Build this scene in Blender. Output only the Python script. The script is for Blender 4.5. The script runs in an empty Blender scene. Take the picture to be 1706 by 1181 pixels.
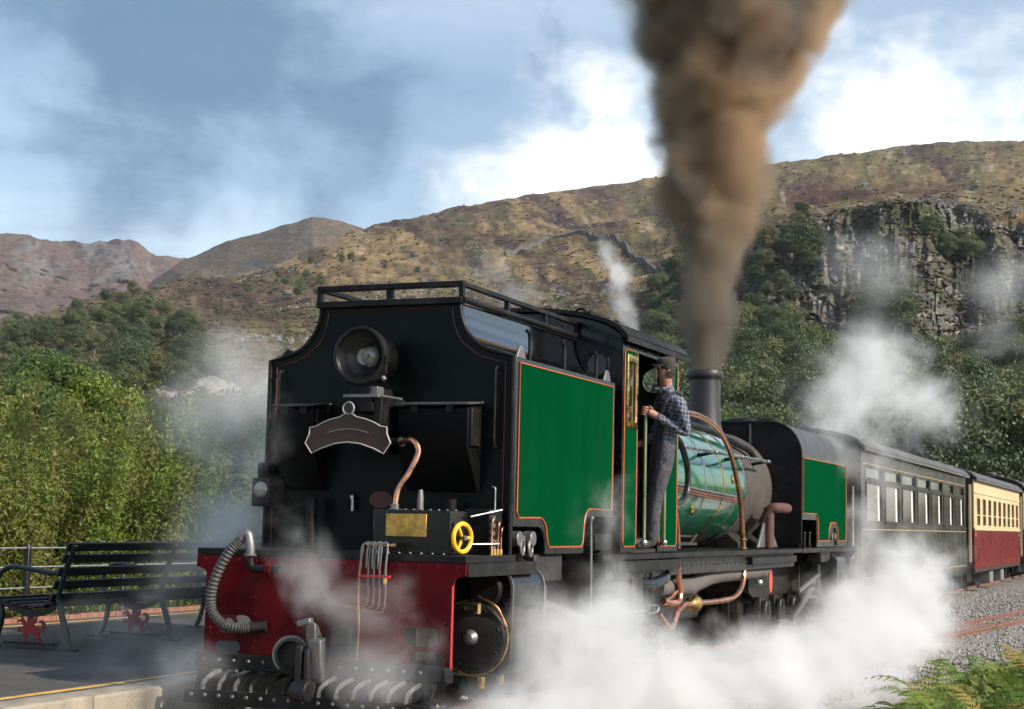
import bpy, bmesh, math, random
import numpy as np
from mathutils import Vector, Matrix
R_ = math.radians
sc = bpy.context.scene
COL = sc.collection

# ------------------------------------------------------------------ camera
CAM_P = np.array([5.598, -10.575, 1.447]); YAW, PITCH, ROLL = R_(23.346), R_(6.108), R_(1.3)
FPX, CX, CY = 2600.0, 853.0, 590.5
def cam_axes():
    f = np.array([-math.sin(YAW)*math.cos(PITCH), math.cos(YAW)*math.cos(PITCH), math.sin(PITCH)])
    r = np.array([math.cos(YAW), math.sin(YAW), 0.0]); u = np.cross(r, f)
    c, s = math.cos(ROLL), math.sin(ROLL)
    return c*r+s*u, -s*r+c*u, f
AX = cam_axes()
cd = bpy.data.cameras.new('camera'); cam = bpy.data.objects.new('camera', cd); COL.objects.link(cam)
cd.sensor_width = 36.0; cd.lens = FPX/1706.0*36.0; cd.clip_start = 0.1; cd.clip_end = 8000
mw = Matrix((AX[0], AX[1], -AX[2])).transposed().to_4x4(); mw.translation = Vector(CAM_P)
cam.matrix_world = mw; sc.camera = cam

# ------------------------------------------------------------------ light, sky, exposure
SUN_AZ, SUN_EL = R_(95.0), R_(31.0)          # azimuth clockwise from +Y (the train's axis)
SV = Vector((math.sin(SUN_AZ)*math.cos(SUN_EL), math.cos(SUN_AZ)*math.cos(SUN_EL), math.sin(SUN_EL)))
sd = bpy.data.lights.new('sun', 'SUN'); sd.energy = 5.0; sd.angle = R_(0.53); sd.color = (1.0, 0.93, 0.82)
sun = bpy.data.objects.new('sun', sd); COL.objects.link(sun)
sun.rotation_euler = (-SV).to_track_quat('-Z', 'Y').to_euler(); sun.location = (20, -4, 14)
sc.view_settings.view_transform = 'Standard'; sc.view_settings.look = 'None'
sc.view_settings.exposure = 0.40; sc.view_settings.gamma = 1.0; sc.view_settings.use_curve_mapping = False

W = bpy.data.worlds.new('World'); sc.world = W; W.use_nodes = True
wt = W.node_tree; wt.nodes.clear()
def wn(t, **k):
    n = wt.nodes.new(t)
    for a, b in k.items(): setattr(n, a, b)
    return n
def wmath(op, a, b=None, clamp=False):
    n = wn('ShaderNodeMath', operation=op, use_clamp=clamp)
    for i, v in enumerate((a, b)):
        if v is None: continue
        if isinstance(v, (int, float)): n.inputs[i].default_value = v
        else: wt.links.new(v, n.inputs[i])
    return n.outputs[0]
wout = wn('ShaderNodeOutputWorld'); wbg = wn('ShaderNodeBackground'); wbg.inputs['Strength'].default_value = 0.115
sky = wn('ShaderNodeTexSky', sky_type='NISHITA', sun_disc=False)
sky.sun_elevation = SUN_EL; sky.sun_rotation = SUN_AZ; sky.air_density = 1.1; sky.dust_density = 0.9; sky.ozone_density = 2.2
wtc = wn('ShaderNodeTexCoord')
def wnoise(scale, detail, rough, dist=0.0, zs=2.2, off=0.0):
    m = wn('ShaderNodeMapping'); m.inputs['Scale'].default_value = (1, 1, zs); m.inputs['Location'].default_value = (off, off*.7, 0)
    wt.links.new(wtc.outputs['Generated'], m.inputs['Vector'])
    n = wn('ShaderNodeTexNoise'); n.inputs['Scale'].default_value = scale; n.inputs['Detail'].default_value = detail
    n.inputs['Roughness'].default_value = rough; n.inputs['Distortion'].default_value = dist
    wt.links.new(m.outputs['Vector'], n.inputs['Vector']); return n.outputs['Fac']
wwn = wn('ShaderNodeTexNoise'); wwn.inputs['Scale'].default_value = 7.0; wwn.inputs['Detail'].default_value = 5; wwn.inputs['Roughness'].default_value = .6; wt.links.new(wtc.outputs['Generated'], wwn.inputs['Vector'])
wws = wn('ShaderNodeVectorMath', operation='MULTIPLY_ADD'); wt.links.new(wwn.outputs['Color'], wws.inputs[0]); wws.inputs[1].default_value = (.24,)*3; wws.inputs[2].default_value = (-.12,)*3
wwarp = wn('ShaderNodeVectorMath', operation='ADD'); wt.links.new(wtc.outputs['Generated'], wwarp.inputs[0]); wt.links.new(wws.outputs[0], wwarp.inputs[1])
def wlobe(d, width, zs=1.0):
    """soft round patch of sky round direction d"""
    v = wn('ShaderNodeVectorMath', operation='SUBTRACT'); wt.links.new(wwarp.outputs[0], v.inputs[0]); v.inputs[1].default_value = d
    m = wn('ShaderNodeVectorMath', operation='MULTIPLY'); wt.links.new(v.outputs[0], m.inputs[0]); m.inputs[1].default_value = (1, 1, zs)
    l = wn('ShaderNodeVectorMath', operation='LENGTH'); wt.links.new(m.outputs[0], l.inputs[0])
    q = wmath('DIVIDE', l.outputs['Value'], width); q = wmath('SUBTRACT', 1.0, q, True)
    return wmath('MULTIPLY', q, q)
def wramp(x, lo, hi):
    n = wn('ShaderNodeMapRange', interpolation_type='SMOOTHSTEP', clamp=True)
    wt.links.new(x, n.inputs['Value']); n.inputs['From Min'].default_value = lo; n.inputs['From Max'].default_value = hi
    return n.outputs['Result']
def wmix(fac, a, b):
    n = wn('ShaderNodeMix', data_type='RGBA'); wt.links.new(fac, n.inputs['Factor'])
    wt.links.new(a, n.inputs['A']) if not isinstance(a, tuple) else setattr(n.inputs['A'], 'default_value', a)
    wt.links.new(b, n.inputs['B']) if not isinstance(b, tuple) else setattr(n.inputs['B'], 'default_value', b)
    return n.outputs['Result']
# white cloud banks: general noise clouds all round, fuller in a few banks above the ridge
n1 = wnoise(5.5, 9, .56, .25, 3.0, 2.1)
bank = wlobe((-.352, .903, .238), .12, 1.1); bank2 = wlobe((-.185, .950, .252), .15, 1.3); bank3 = wlobe((-.085, .966, .236), .17, 1.8); bank4 = wlobe((-.40, .893, .208), .20, 4.0)
cov = wmath('ADD', wmath('ADD', wmath('MULTIPLY', bank, .60), wmath('MULTIPLY', bank2, .52)), wmath('ADD', wmath('MULTIPLY', bank3, .50), wmath('MULTIPLY', bank4, .34)))
cl = wmath('MULTIPLY', wramp(wmath('ADD', n1, cov), .60, 1.14), .88)
n2 = wnoise(3.2, 6, .5, .1, 4.5, 7.3)
veil = wmath('ADD', wmath('MULTIPLY', wramp(n2, .34, .78), .34), .04)
# thin dark smoke that has drifted off across the sky
n3 = wnoise(5.6, 8, .58, .7, 1.4, 11.7)
sm = wmath('ADD', wmath('ADD', wlobe((-.585, .766, .266), .24, .8), wlobe((-.515, .80, .315), .20)), wmath('ADD', wmath('MULTIPLY', wlobe((-.437, .856, .268), .07, .6), .55), wmath('MULTIPLY', wlobe((-.345, .88, .335), .07), 1.1)))
smk = wmath('MULTIPLY', wramp(wmath('ADD', wmath('MULTIPLY', sm, .55), wmath('MULTIPLY', n3, 1.0)), .62, 1.0), .88)
c = sky.outputs['Color']
c = wmix(veil, c, (7.4, 8.7, 9.6, 1))
c = wmix(cl, c, (10.6, 10.5, 10.3, 1))
c = wmix(smk, c, (.90, 1.75, 2.85, 1))
wt.links.new(c, wbg.inputs['Color']); wt.links.new(wbg.outputs[0], wout.inputs['Surface'])

cy = sc.cycles
cy.use_adaptive_sampling = True; cy.adaptive_threshold = 0.04; cy.adaptive_min_samples = 16
cy.use_denoising = True
try: cy.denoiser = 'OPENIMAGEDENOISE'
except Exception: pass
cy.max_bounces = 6; cy.diffuse_bounces = 3; cy.glossy_bounces = 3; cy.transmission_bounces = 4; cy.transparent_max_bounces = 12
cy.volume_bounces = 3; cy.volume_step_rate = 1.0; cy.volume_max_steps = 96
cy.caustics_reflective = False; cy.caustics_refractive = False; cy.sample_clamp_indirect = 6.0
try: cy.use_light_tree = True
except Exception: pass

# ------------------------------------------------------------------ helpers
rng = random.Random(7); nrng = np.random.default_rng(11)
def ray(px, py):
    return AX[0]*((px-CX)/FPX) - AX[1]*((py-CY)/FPX) + AX[2]
MATS = {}
def mat(name, col=(.5, .5, .5), rough=.5, metal=0.0, var=.15, vscale=6.0, bump=0.0, bscale=30.0, dirt=None, dirt_amt=.5, dirt_scale=2.5, coat=0.0, spec=.5, rvar=.12, streak=False):
    if name in MATS: return MATS[name]
    m = bpy.data.materials.new(name); m.use_nodes = True; MATS[name] = m
    t = m.node_tree; b = t.nodes['Principled BSDF']
    N = lambda k: t.nodes.new(k)
    tc = N('ShaderNodeTexCoord'); vec = tc.outputs['Object']
    if streak:
        mp = N('ShaderNodeMapping'); mp.inputs['Scale'].default_value = (1, 1, .22); t.links.new(vec, mp.inputs['Vector']); vec = mp.outputs[0]
    n = N('ShaderNodeTexNoise'); n.inputs['Scale'].default_value = vscale; n.inputs['Detail'].default_value = 6; n.inputs['Roughness'].default_value = .62
    t.links.new(vec, n.inputs['Vector'])
    mr = N('ShaderNodeMapRange'); mr.inputs['From Min'].default_value = .3; mr.inputs['From Max'].default_value = .7
    mr.inputs['To Min'].default_value = 1-var; mr.inputs['To Max'].default_value = 1+var; t.links.new(n.outputs['Fac'], mr.inputs['Value'])
    mx = N('ShaderNodeMix'); mx.data_type = 'RGBA'; mx.blend_type = 'MULTIPLY'; mx.inputs['Factor'].default_value = 1
    mx.inputs['A'].default_value = (*col, 1); t.links.new(mr.outputs[0], mx.inputs['B'])
    out = mx.outputs['Result']
    if dirt is not None:
        n2 = N('ShaderNodeTexNoise'); n2.inputs['Scale'].default_value = dirt_scale; n2.inputs['Detail'].default_value = 8; n2.inputs['Roughness'].default_value = .7
        t.links.new(vec, n2.inputs['Vector'])
        r2 = N('ShaderNodeMapRange'); r2.inputs['From Min'].default_value = .48; r2.inputs['From Max'].default_value = .72; r2.inputs['To Max'].default_value = dirt_amt
        t.links.new(n2.outputs['Fac'], r2.inputs['Value'])
        m2 = N('ShaderNodeMix'); m2.data_type = 'RGBA'; t.links.new(r2.outputs[0], m2.inputs['Factor']); t.links.new(out, m2.inputs['A']); m2.inputs['B'].default_value = (*dirt, 1)
        out = m2.outputs['Result']
    t.links.new(out, b.inputs['Base Color'])
    rr = N('ShaderNodeMapRange'); rr.inputs['From Min'].default_value = .3; rr.inputs['From Max'].default_value = .7
    rr.inputs['To Min'].default_value = max(.03, rough-rvar); rr.inputs['To Max'].default_value = min(1, rough+rvar); t.links.new(n.outputs['Fac'], rr.inputs['Value'])
    t.links.new(rr.outputs[0], b.inputs['Roughness'])
    b.inputs['Metallic'].default_value = metal; b.inputs['Specular IOR Level'].default_value = spec
    if coat: b.inputs['Coat Weight'].default_value = coat; b.inputs['Coat Roughness'].default_value = .08
    if bump:
        n3 = N('ShaderNodeTexNoise'); n3.inputs['Scale'].default_value = bscale; n3.inputs['Detail'].default_value = 5
        t.links.new(tc.outputs['Object'], n3.inputs['Vector'])
        bp = N('ShaderNodeBump'); bp.inputs['Strength'].default_value = 1; bp.inputs['Distance'].default_value = bump
        t.links.new(n3.outputs['Fac'], bp.inputs['Height']); t.links.new(bp.outputs[0], b.inputs['Normal'])
    return m

def catmull(pts, k=8):
    P = [Vector(p) for p in pts]; P = [P[0]*2-P[1]] + P + [P[-1]*2-P[-2]]; out = []
    for i in range(1, len(P)-2):
        for j in range(k):
            t = j/k; a, b, c, d = P[i-1], P[i], P[i+1], P[i+2]
            out.append(.5*((2*b)+(c-a)*t+(2*a-5*b+4*c-d)*t*t+(3*b-a-3*c+d)*t**3))
    out.append(P[-2]); return out
def arc2(cx, cy, r, a0, a1, n):
    return [(cx+r*math.cos(R_(a0+(a1-a0)*i/n)), cy+r*math.sin(R_(a0+(a1-a0)*i/n))) for i in range(n+1)]
def ax3(axis, a, u, v):
    # polygon coords (u, v) in the plane across axis: x -> (y,z), y -> (x,z), z -> (x,y)
    return (a, u, v) if axis == 'x' else (u, a, v) if axis == 'y' else (u, v, a)

class MB:
    def __init__(s): s.v = []; s.f = []
    def add(s, vs, fs):
        o = len(s.v); s.v += [tuple(p) for p in vs]; s.f += [tuple(o+i for i in f) for f in fs]; return s
    def box(s, x0, x1, y0, y1, z0, z1):
        return s.add([(x0,y0,z0),(x1,y0,z0),(x1,y1,z0),(x0,y1,z0),(x0,y0,z1),(x1,y0,z1),(x1,y1,z1),(x0,y1,z1)],
                     [(0,3,2,1),(4,5,6,7),(0,1,5,4),(1,2,6,5),(2,3,7,6),(3,0,4,7)])
    def obox(s, c, size, rot):
        m = rot.to_matrix() if hasattr(rot, 'to_matrix') else rot; h = Vector(size)/2; c = Vector(c); o = len(s.v)
        vs = [c + m @ Vector((sx*h.x, sy*h.y, sz*h.z)) for sz in (-1, 1) for sx, sy in ((-1,-1),(1,-1),(1,1),(-1,1))]
        return s.add(vs, [(0,3,2,1),(4,5,6,7),(0,1,5,4),(1,2,6,5),(2,3,7,6),(3,0,4,7)])
    def bar(s, p0, p1, w, h, up=(0,0,1)):
        p0, p1 = Vector(p0), Vector(p1); d = (p1-p0); L = d.length; d.normalize(); u = Vector(up)
        if abs(d.dot(u)) > .99: u = Vector((0,1,0))
        x = d.cross(u).normalized(); z = x.cross(d)
        return s.obox((p0+p1)/2, (w, L, h), Matrix((x, d, z)).transposed())
    def tube(s, pts, r, n=10, closed=False, caps=True):
        P = [Vector(p) for p in pts]; N = len(P); rs = r if isinstance(r, (list, tuple)) else [r]*N
        T = []
        for i in range(N):
            a = P[i-1] if (i > 0 or closed) else P[i]; b = P[(i+1) % N] if (i < N-1 or closed) else P[i]
            d = (b-a); T.append(d.normalized() if d.length > 1e-9 else Vector((0,0,1)))
        u = T[0].orthogonal().normalized(); o = len(s.v)
        for i in range(N):
            if i: u = (u - T[i]*u.dot(T[i]));  u = u.normalized() if u.length > 1e-6 else T[i].orthogonal().normalized()
            w = T[i].cross(u)
            for k in range(n):
                a = 2*math.pi*k/n; s.v.append(tuple(P[i]+(u*math.cos(a)+w*math.sin(a))*rs[i]))
        for i in range(N if closed else N-1):
            j = (i+1) % N
            for k in range(n):
                l = (k+1) % n; s.f.append((o+i*n+k, o+i*n+l, o+j*n+l, o+j*n+k))
        if caps and not closed:
            s.f.append(tuple(o+k for k in range(n))[::-1]); s.f.append(tuple(o+(N-1)*n+k for k in range(n)))
        return s
    def cyl(s, p0, p1, r0, r1=None, n=24): return s.tube([p0, p1], [r0, r0 if r1 is None else r1], n)
    def lathe(s, prof, org, axis=(0,0,1), n=28, arc=360.0, a0=0.0):
        d = Vector(axis).normalized(); u = d.orthogonal().normalized()
        if abs(d.z) < .9: u = (Vector((0,0,1))-d*d.z).normalized()
        w = d.cross(u); o = len(s.v); full = arc >= 359.9; m = n if full else n+1
        for (r, h) in prof:
            for k in range(m):
                a = R_(a0+arc*k/n); s.v.append(tuple(Vector(org)+d*h+(u*math.cos(a)+w*math.sin(a))*max(r, 1e-5)))
        for i in range(len(prof)-1):
            for k in range(n):
                l = (k+1) % m if full else k+1
                s.f.append((o+i*m+k, o+i*m+l, o+(i+1)*m+l, o+(i+1)*m+k))
        return s
    def prism(s, poly, axis, a0, a1):
        n = len(poly); o = len(s.v)
        s.v += [ax3(axis, a0, *p) for p in poly] + [ax3(axis, a1, *p) for p in poly]
        s.f.append(tuple(range(o, o+n))); s.f.append(tuple(range(o+2*n-1, o+n-1, -1)))
        for i in range(n): j = (i+1) % n; s.f.append((o+i, o+n+i, o+n+j, o+j))
        return s
    def plate(s, outline, holes, axis, a0, a1):
        bm = bmesh.new()
        for loop in [outline]+list(holes):
            vs = [bm.verts.new((p[0], p[1], 0)) for p in loop]
            for i in range(len(vs)): bm.edges.new((vs[i], vs[(i+1) % len(vs)]))
        bmesh.ops.triangle_fill(bm, use_beauty=True, use_dissolve=False, edges=bm.edges[:])
        bm.verts.index_update(); pv = [v.co.xy for v in bm.verts]; n = len(pv); o = len(s.v)
        s.v += [ax3(axis, a0, *p) for p in pv] + [ax3(axis, a1, *p) for p in pv]
        for f in bm.faces:
            ix = [v.index for v in f.verts]; s.f.append(tuple(o+i for i in ix)); s.f.append(tuple(o+n+i for i in reversed(ix)))
        for e in bm.edges:
            if len(e.link_faces) == 1: a, b = (v.index for v in e.verts); s.f.append((o+a, o+n+a, o+n+b, o+b))
        bm.free(); return s
    def sphere(s, c, r, n=16, sz=1.0):
        pr = [(r*math.sin(math.pi*i/(n//2)), -r*sz*math.cos(math.pi*i/(n//2))) for i in range(n//2+1)]
        return s.lathe(pr, c, (0,0,1), n)
    def dome(s, c, d, r, h=None, n=8):
        h = h or r*.6; return s.lathe([(r, 0), (r*.8, h*.62), (r*.4, h*.93), (0, h)], c, d, n)
    def torus(s, c, axis, Rr, r, n=32, k=8, arc=360.0, a0=0.0):
        d = Vector(axis).normalized(); u = (Vector((0,0,1))-d*d.z) if abs(d.z) < .9 else d.orthogonal(); u.normalize(); w = d.cross(u)
        full = arc >= 359.9
        pts = [Vector(c)+(u*math.cos(R_(a0+arc*i/n))+w*math.sin(R_(a0+arc*i/n)))*Rr for i in range(n if full else n+1)]
        return s.tube(pts, r, k, closed=full)
    def mesh(s, name, smooth=35):
        me = bpy.data.meshes.new(name); me.from_pydata(s.v, [], s.f)
        bm = bmesh.new(); bm.from_mesh(me); bmesh.ops.recalc_face_normals(bm, faces=bm.faces[:]); bm.to_mesh(me); bm.free()
        if smooth:
            me.polygons.foreach_set('use_smooth', [True]*len(me.polygons)); me.set_sharp_from_angle(angle=R_(smooth))
        return me
    def build(s, name, m, parent=None, smooth=35, bevel=0.0, label=None, stuff=False):
        o = bpy.data.objects.new(name, s.mesh(name, smooth)); COL.objects.link(o)
        o.data.materials.append(m)
        if parent is not None: o.parent = parent
        if bevel:
            b = o.modifiers.new('bevel', 'BEVEL'); b.width = bevel; b.segments = 2; b.limit_method = 'ANGLE'; b.angle_limit = R_(40)
        if label: o['label'] = label
        if stuff: o['kind'] = 'stuff'
        return o
def empty(name, loc=(0,0,0), rz=0.0):
    o = bpy.data.objects.new(name, None); COL.objects.link(o); o.location = loc; o.rotation_euler = (0, 0, rz); o.empty_display_size = .3; return o
def tag(o, label=None, cat=None, group=None, kind=None):
    if label: o['label'] = label
    if cat: o['category'] = cat
    if group: o['group'] = group
    if kind: o['kind'] = kind
    return o
def copy_tree(o, parent=None):
    c = o.copy(); COL.objects.link(c); c.parent = parent
    for ch in o.children: copy_tree(ch, c)
    return c
def mesh_np(name, V, F, m, parent=None, smooth=False):
    me = bpy.data.meshes.new(name); V = np.asarray(V, np.float32); F = np.asarray(F, np.int32); k = F.shape[1]
    me.vertices.add(len(V)); me.vertices.foreach_set('co', V.ravel())
    me.loops.add(F.size); me.loops.foreach_set('vertex_index', F.ravel())
    me.polygons.add(len(F)); me.polygons.foreach_set('loop_start', np.arange(0, F.size, k, dtype=np.int32))
    me.polygons.foreach_set('use_smooth', np.full(len(F), smooth)); me.update(calc_edges=True); me.validate()
    me.materials.append(m); o = bpy.data.objects.new(name, me); COL.objects.link(o)
    if parent is not None: o.parent = parent
    return o
# value noise in numpy (for the shape of the land and of crowns)
def _h(ix, iy, iz, seed):
    h = (ix*374761393 + iy*668265263 + iz*2147483647 + seed*974711) & 0xffffffff
    h = ((h ^ (h >> 13))*1274126177) & 0xffffffff; h = h ^ (h >> 16); return (h & 0xffff)/65535.0
def vnoise(x, y, z=None, seed=0):
    x = np.asarray(x, float); y = np.asarray(y, float); z = np.zeros_like(x) if z is None else np.asarray(z, float)
    ix, iy, iz = (np.floor(a).astype(np.int64) for a in (x, y, z)); fx, fy, fz = x-ix, y-iy, z-iz
    sx, sy, sz = (t*t*(3-2*t) for t in (fx, fy, fz)); r = 0
    for dx in (0, 1):
        for dy in (0, 1):
            for dz in (0, 1):
                r = r + _h(ix+dx, iy+dy, iz+dz, seed)*(sx if dx else 1-sx)*(sy if dy else 1-sy)*(sz if dz else 1-sz)
    return r*2-1
def fbm(x, y, z=None, oct=5, seed=0, gain=.5, ridge=False):
    a, s, t = 1.0, 0.0, 0.0
    z = np.zeros_like(x) if z is None else z
    for o in range(oct):
        n = vnoise(x*2**o, y*2**o, z*2**o, seed+o*17)
        if ridge: n = 1-2*np.abs(n)
        s = s+n*a; t += a; a *= gain
    return s/t
# ------------------------------------------------------------------ the land
def land_mat(name, bump=.25, bscale=.35, rockbump=0.0):
    m = bpy.data.materials.new(name); m.use_nodes = True; t = m.node_tree; b = t.nodes['Principled BSDF']
    N = lambda k: t.nodes.new(k)
    a = N('ShaderNodeVertexColor'); a.layer_name = 'cover'
    tc = N('ShaderNodeTexCoord')
    mp = N('ShaderNodeMapping'); mp.inputs['Scale'].default_value = (1, 1, 2.2); t.links.new(tc.outputs['Object'], mp.inputs['Vector'])
    n = N('ShaderNodeTexNoise'); n.inputs['Scale'].default_value = .16; n.inputs['Detail'].default_value = 10; n.inputs['Roughness'].default_value = .78
    t.links.new(mp.outputs[0], n.inputs['Vector'])
    r = N('ShaderNodeMapRange'); r.inputs['From Min'].default_value = .28; r.inputs['From Max'].default_value = .72; r.inputs['To Min'].default_value = .28; r.inputs['To Max'].default_value = 1.75
    t.links.new(n.outputs['Fac'], r.inputs['Value'])
    mx = N('ShaderNodeMix'); mx.data_type = 'RGBA'; mx.blend_type = 'MULTIPLY'; mx.inputs['Factor'].default_value = 1
    t.links.new(a.outputs['Color'], mx.inputs['A']); t.links.new(r.outputs[0], mx.inputs['B'])
    t.links.new(mx.outputs['Result'], b.inputs['Base Color'])
    b.inputs['Roughness'].default_value = .95; b.inputs['Specular IOR Level'].default_value = .1
    bp = N('ShaderNodeBump'); bp.inputs['Distance'].default_value = bump*6; bp.inputs['Strength'].default_value = .8
    n2 = N('ShaderNodeTexNoise'); n2.inputs['Scale'].default_value = bscale; n2.inputs['Detail'].default_value = 8; n2.inputs['Roughness'].default_value = .68
    t.links.new(tc.outputs['Object'], n2.inputs['Vector']); t.links.new(n2.outputs['Fac'], bp.inputs['Height']); t.links.new(bp.outputs[0], b.inputs['Normal'])
    return m
def lerp(a, b, t): return a+(b-a)*t
def sst(x, a, b):
    t = np.clip((x-a)/(b-a), 0, 1); return t*t*(3-2*t)
def mixc(c, col, f): return c+(np.array(col)[None, None, :]-c)*np.clip(f, 0, 1)[..., None]
def fan(name, pxs, PY, RR, m, cover, relief, back=(1.25, .55)):
    """a piece of hill country: rows run up the slope from its foot to its skyline and a little over the back"""
    D = AX[0][None, None, :]*((pxs[None, :, None]-CX)/FPX) - AX[1][None, None, :]*((PY[..., None]-CY)/FPX) + AX[2][None, None, :]
    D = D/np.hypot(D[..., 0], D[..., 1])[..., None]
    PX = np.broadcast_to(pxs[None, :], PY.shape)
    P = CAM_P[None, None, :] + D*RR[..., None]
    dz, dr = relief(PX, PY, RR, P)
    P = P + D*[[[1, 1, 0]]]*dr[..., None]; P[..., 2] += dz
    top = P[-1].copy(); hor = D[-1]*[[1, 1, 0]]
    bk = top + hor*(RR[-1]*(back[0]-1))[:, None]; bk[:, 2] = top[:, 2]*back[1]
    C = cover(PX, PY, RR, P)
    V = np.concatenate([P, bk[None]], 0); C = np.concatenate([C, C[-1:]], 0)
    nr, nc = V.shape[:2]; idx = np.arange(nr*nc).reshape(nr, nc)
    F = np.stack([idx[:-1, :-1], idx[:-1, 1:], idx[1:, 1:], idx[1:, :-1]], -1).reshape(-1, 4)
    o = mesh_np(name, V.reshape(-1, 3), F, m, smooth=True)
    ca = o.data.color_attributes.new('cover', 'FLOAT_COLOR', 'POINT')
    ca.data.foreach_set('color', np.concatenate([C.reshape(-1, 3), np.ones((nr*nc, 1))], 1).astype(np.float32).ravel())
    o['kind'] = 'structure'; return o, PX, PY, P
PXC = np.array([-600, 0, 150, 300, 400, 520, 620, 760, 930, 1090, 1200, 1280, 1450, 1600, 1706, 2300.])
TAB = [  # (image row, metres) up the slope at those bearings
 [(930,60),(850,120),(720,180),(640,240),(600,300),(575,360),(560,400),(545,440)],
 [(930,60),(850,120),(720,180),(640,240),(600,300),(575,360),(560,400),(545,440)],
 [(930,60),(850,115),(720,165),(620,230),(580,290),(550,350),(525,410),(500,480)],
 [(930,60),(850,100),(720,150),(640,200),(590,280),(550,370),(510,460),(470,560)],
 [(930,60),(850,100),(720,150),(640,200),(570,285),(530,390),(495,500),(460,620)],
 [(930,60),(850,100),(720,150),(640,200),(570,290),(510,420),(465,560),(420,720)],
 [(930,60),(850,100),(720,150),(640,205),(570,295),(500,425),(440,590),(383,800)],
 [(930,60),(850,100),(730,150),(640,210),(560,300),(490,430),(420,600),(350,850)],
 [(930,60),(860,100),(740,150),(640,210),(550,310),(470,440),(400,620),(325,880)],
 [(930,60),(860,95),(750,140),(650,200),(560,290),(470,390),(385,600),(303,900)],
 [(930,60),(862,92),(750,135),(655,190),(575,260),(410,340),(350,580),(292,900)],
 [(930,60),(865,90),(750,130),(660,180),(580,240),(388,292),(340,540),(283,900)],
 [(930,60),(865,90),(750,130),(660,180),(575,238),(362,288),(322,510),(255,880)],
 [(930,60),(870,90),(760,128),(660,178),(560,236),(355,285),(318,500),(237,860)],
 [(930,60),(870,90),(760,128),(660,178),(560,236),(365,285),(316,500),(235,850)],
 [(930,60),(870,90),(760,128),(660,178),(560,236),(375,285),(316,500),(250,850)]]
TAB = np.array(TAB, float)
def hill_grid(nc, nr, px0, px1):
    pxs = np.linspace(px0, px1, nc); v = np.concatenate([np.linspace(0, 4, 190), np.linspace(4, 5.1, 150)[1:], np.linspace(5.1, 7, 130)[1:]])
    Y = np.stack([np.interp(pxs, PXC, TAB[:, k, 0]) for k in range(8)]); Rr = np.stack([np.interp(pxs, PXC, TAB[:, k, 1]) for k in range(8)])
    PY = np.stack([np.interp(v, np.arange(8), Y[:, j]) for j in range(nc)], 1); RR = np.exp(np.stack([np.interp(v, np.arange(8), np.log(Rr[:, j])) for j in range(nc)], 1))
    return pxs, PY, RR
pxs, PY, RR = hill_grid(860, 400, -520, 2150)
def crag_mask(PX, PY):
    top = np.interp(PX, [1180, 1230, 1300, 1420, 1560, 1640, 1706, 2200], [470, 410, 392, 358, 350, 372, 385, 380])
    bot = np.interp(PX, [1180, 1250, 1400, 1550, 1706, 2200], [520, 590, 590, 600, 540, 560])
    w = fbm(PX/60, PY/60, seed=5)*22
    return sst(PY+w, top-8, top+14)*(1-sst(PY+w, bot-30, bot+25))*sst(PX+w*2, 1175, 1290)
def relief(PX, PY, RR, P):
    x, y = P[..., 0], P[..., 1]; az = np.arctan2(x-CAM_P[0], y-CAM_P[1])
    up = sst(PY, 960, 760)
    ridge = fbm(x/90, y/90, seed=3, oct=6)*.010*RR + fbm(x/26, y/26, seed=9, oct=5, ridge=True)*.0050*RR + fbm(x/7, y/7, seed=19, oct=3)*.0016*RR
    sky = (np.arange(PY.shape[0])/(PY.shape[0]-1.0))[:, None]
    dz = ridge*up*(1-.6*sst(sky, .9, 1.0))
    cm = crag_mask(PX, PY)
    butt = fbm(az*52+P[..., 2]/60, P[..., 2]/15, seed=21, oct=5, ridge=True); blk = fbm(az*150, P[..., 2]/4.2, seed=31, oct=4, ridge=True); gul = fbm(az*24, P[..., 2]/120, seed=41, oct=3)
    aw = az*150+fbm(az*80, P[..., 2]/9, seed=33, oct=2)*1.2; zw = P[..., 2]/5.5+fbm(az*60, P[..., 2]/11, seed=35, oct=2)*.8
    cell = _h(np.floor(aw).astype(np.int64), np.floor(zw+_h(np.floor(aw).astype(np.int64), 0, 0, 5)).astype(np.int64), 0, 3)*2-1; cell2 = _h(np.floor(aw*2.3).astype(np.int64), np.floor(zw*1.9).astype(np.int64), 1, 9)*2-1
    dr = cm*(-butt*2.6 - blk*1.5 + gul*8 + cell*1.0 + cell2*.75) + (fbm(az*70, P[..., 2]/24, seed=51, oct=4))*.006*RR*up*(1-cm)
    return dz, dr
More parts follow.
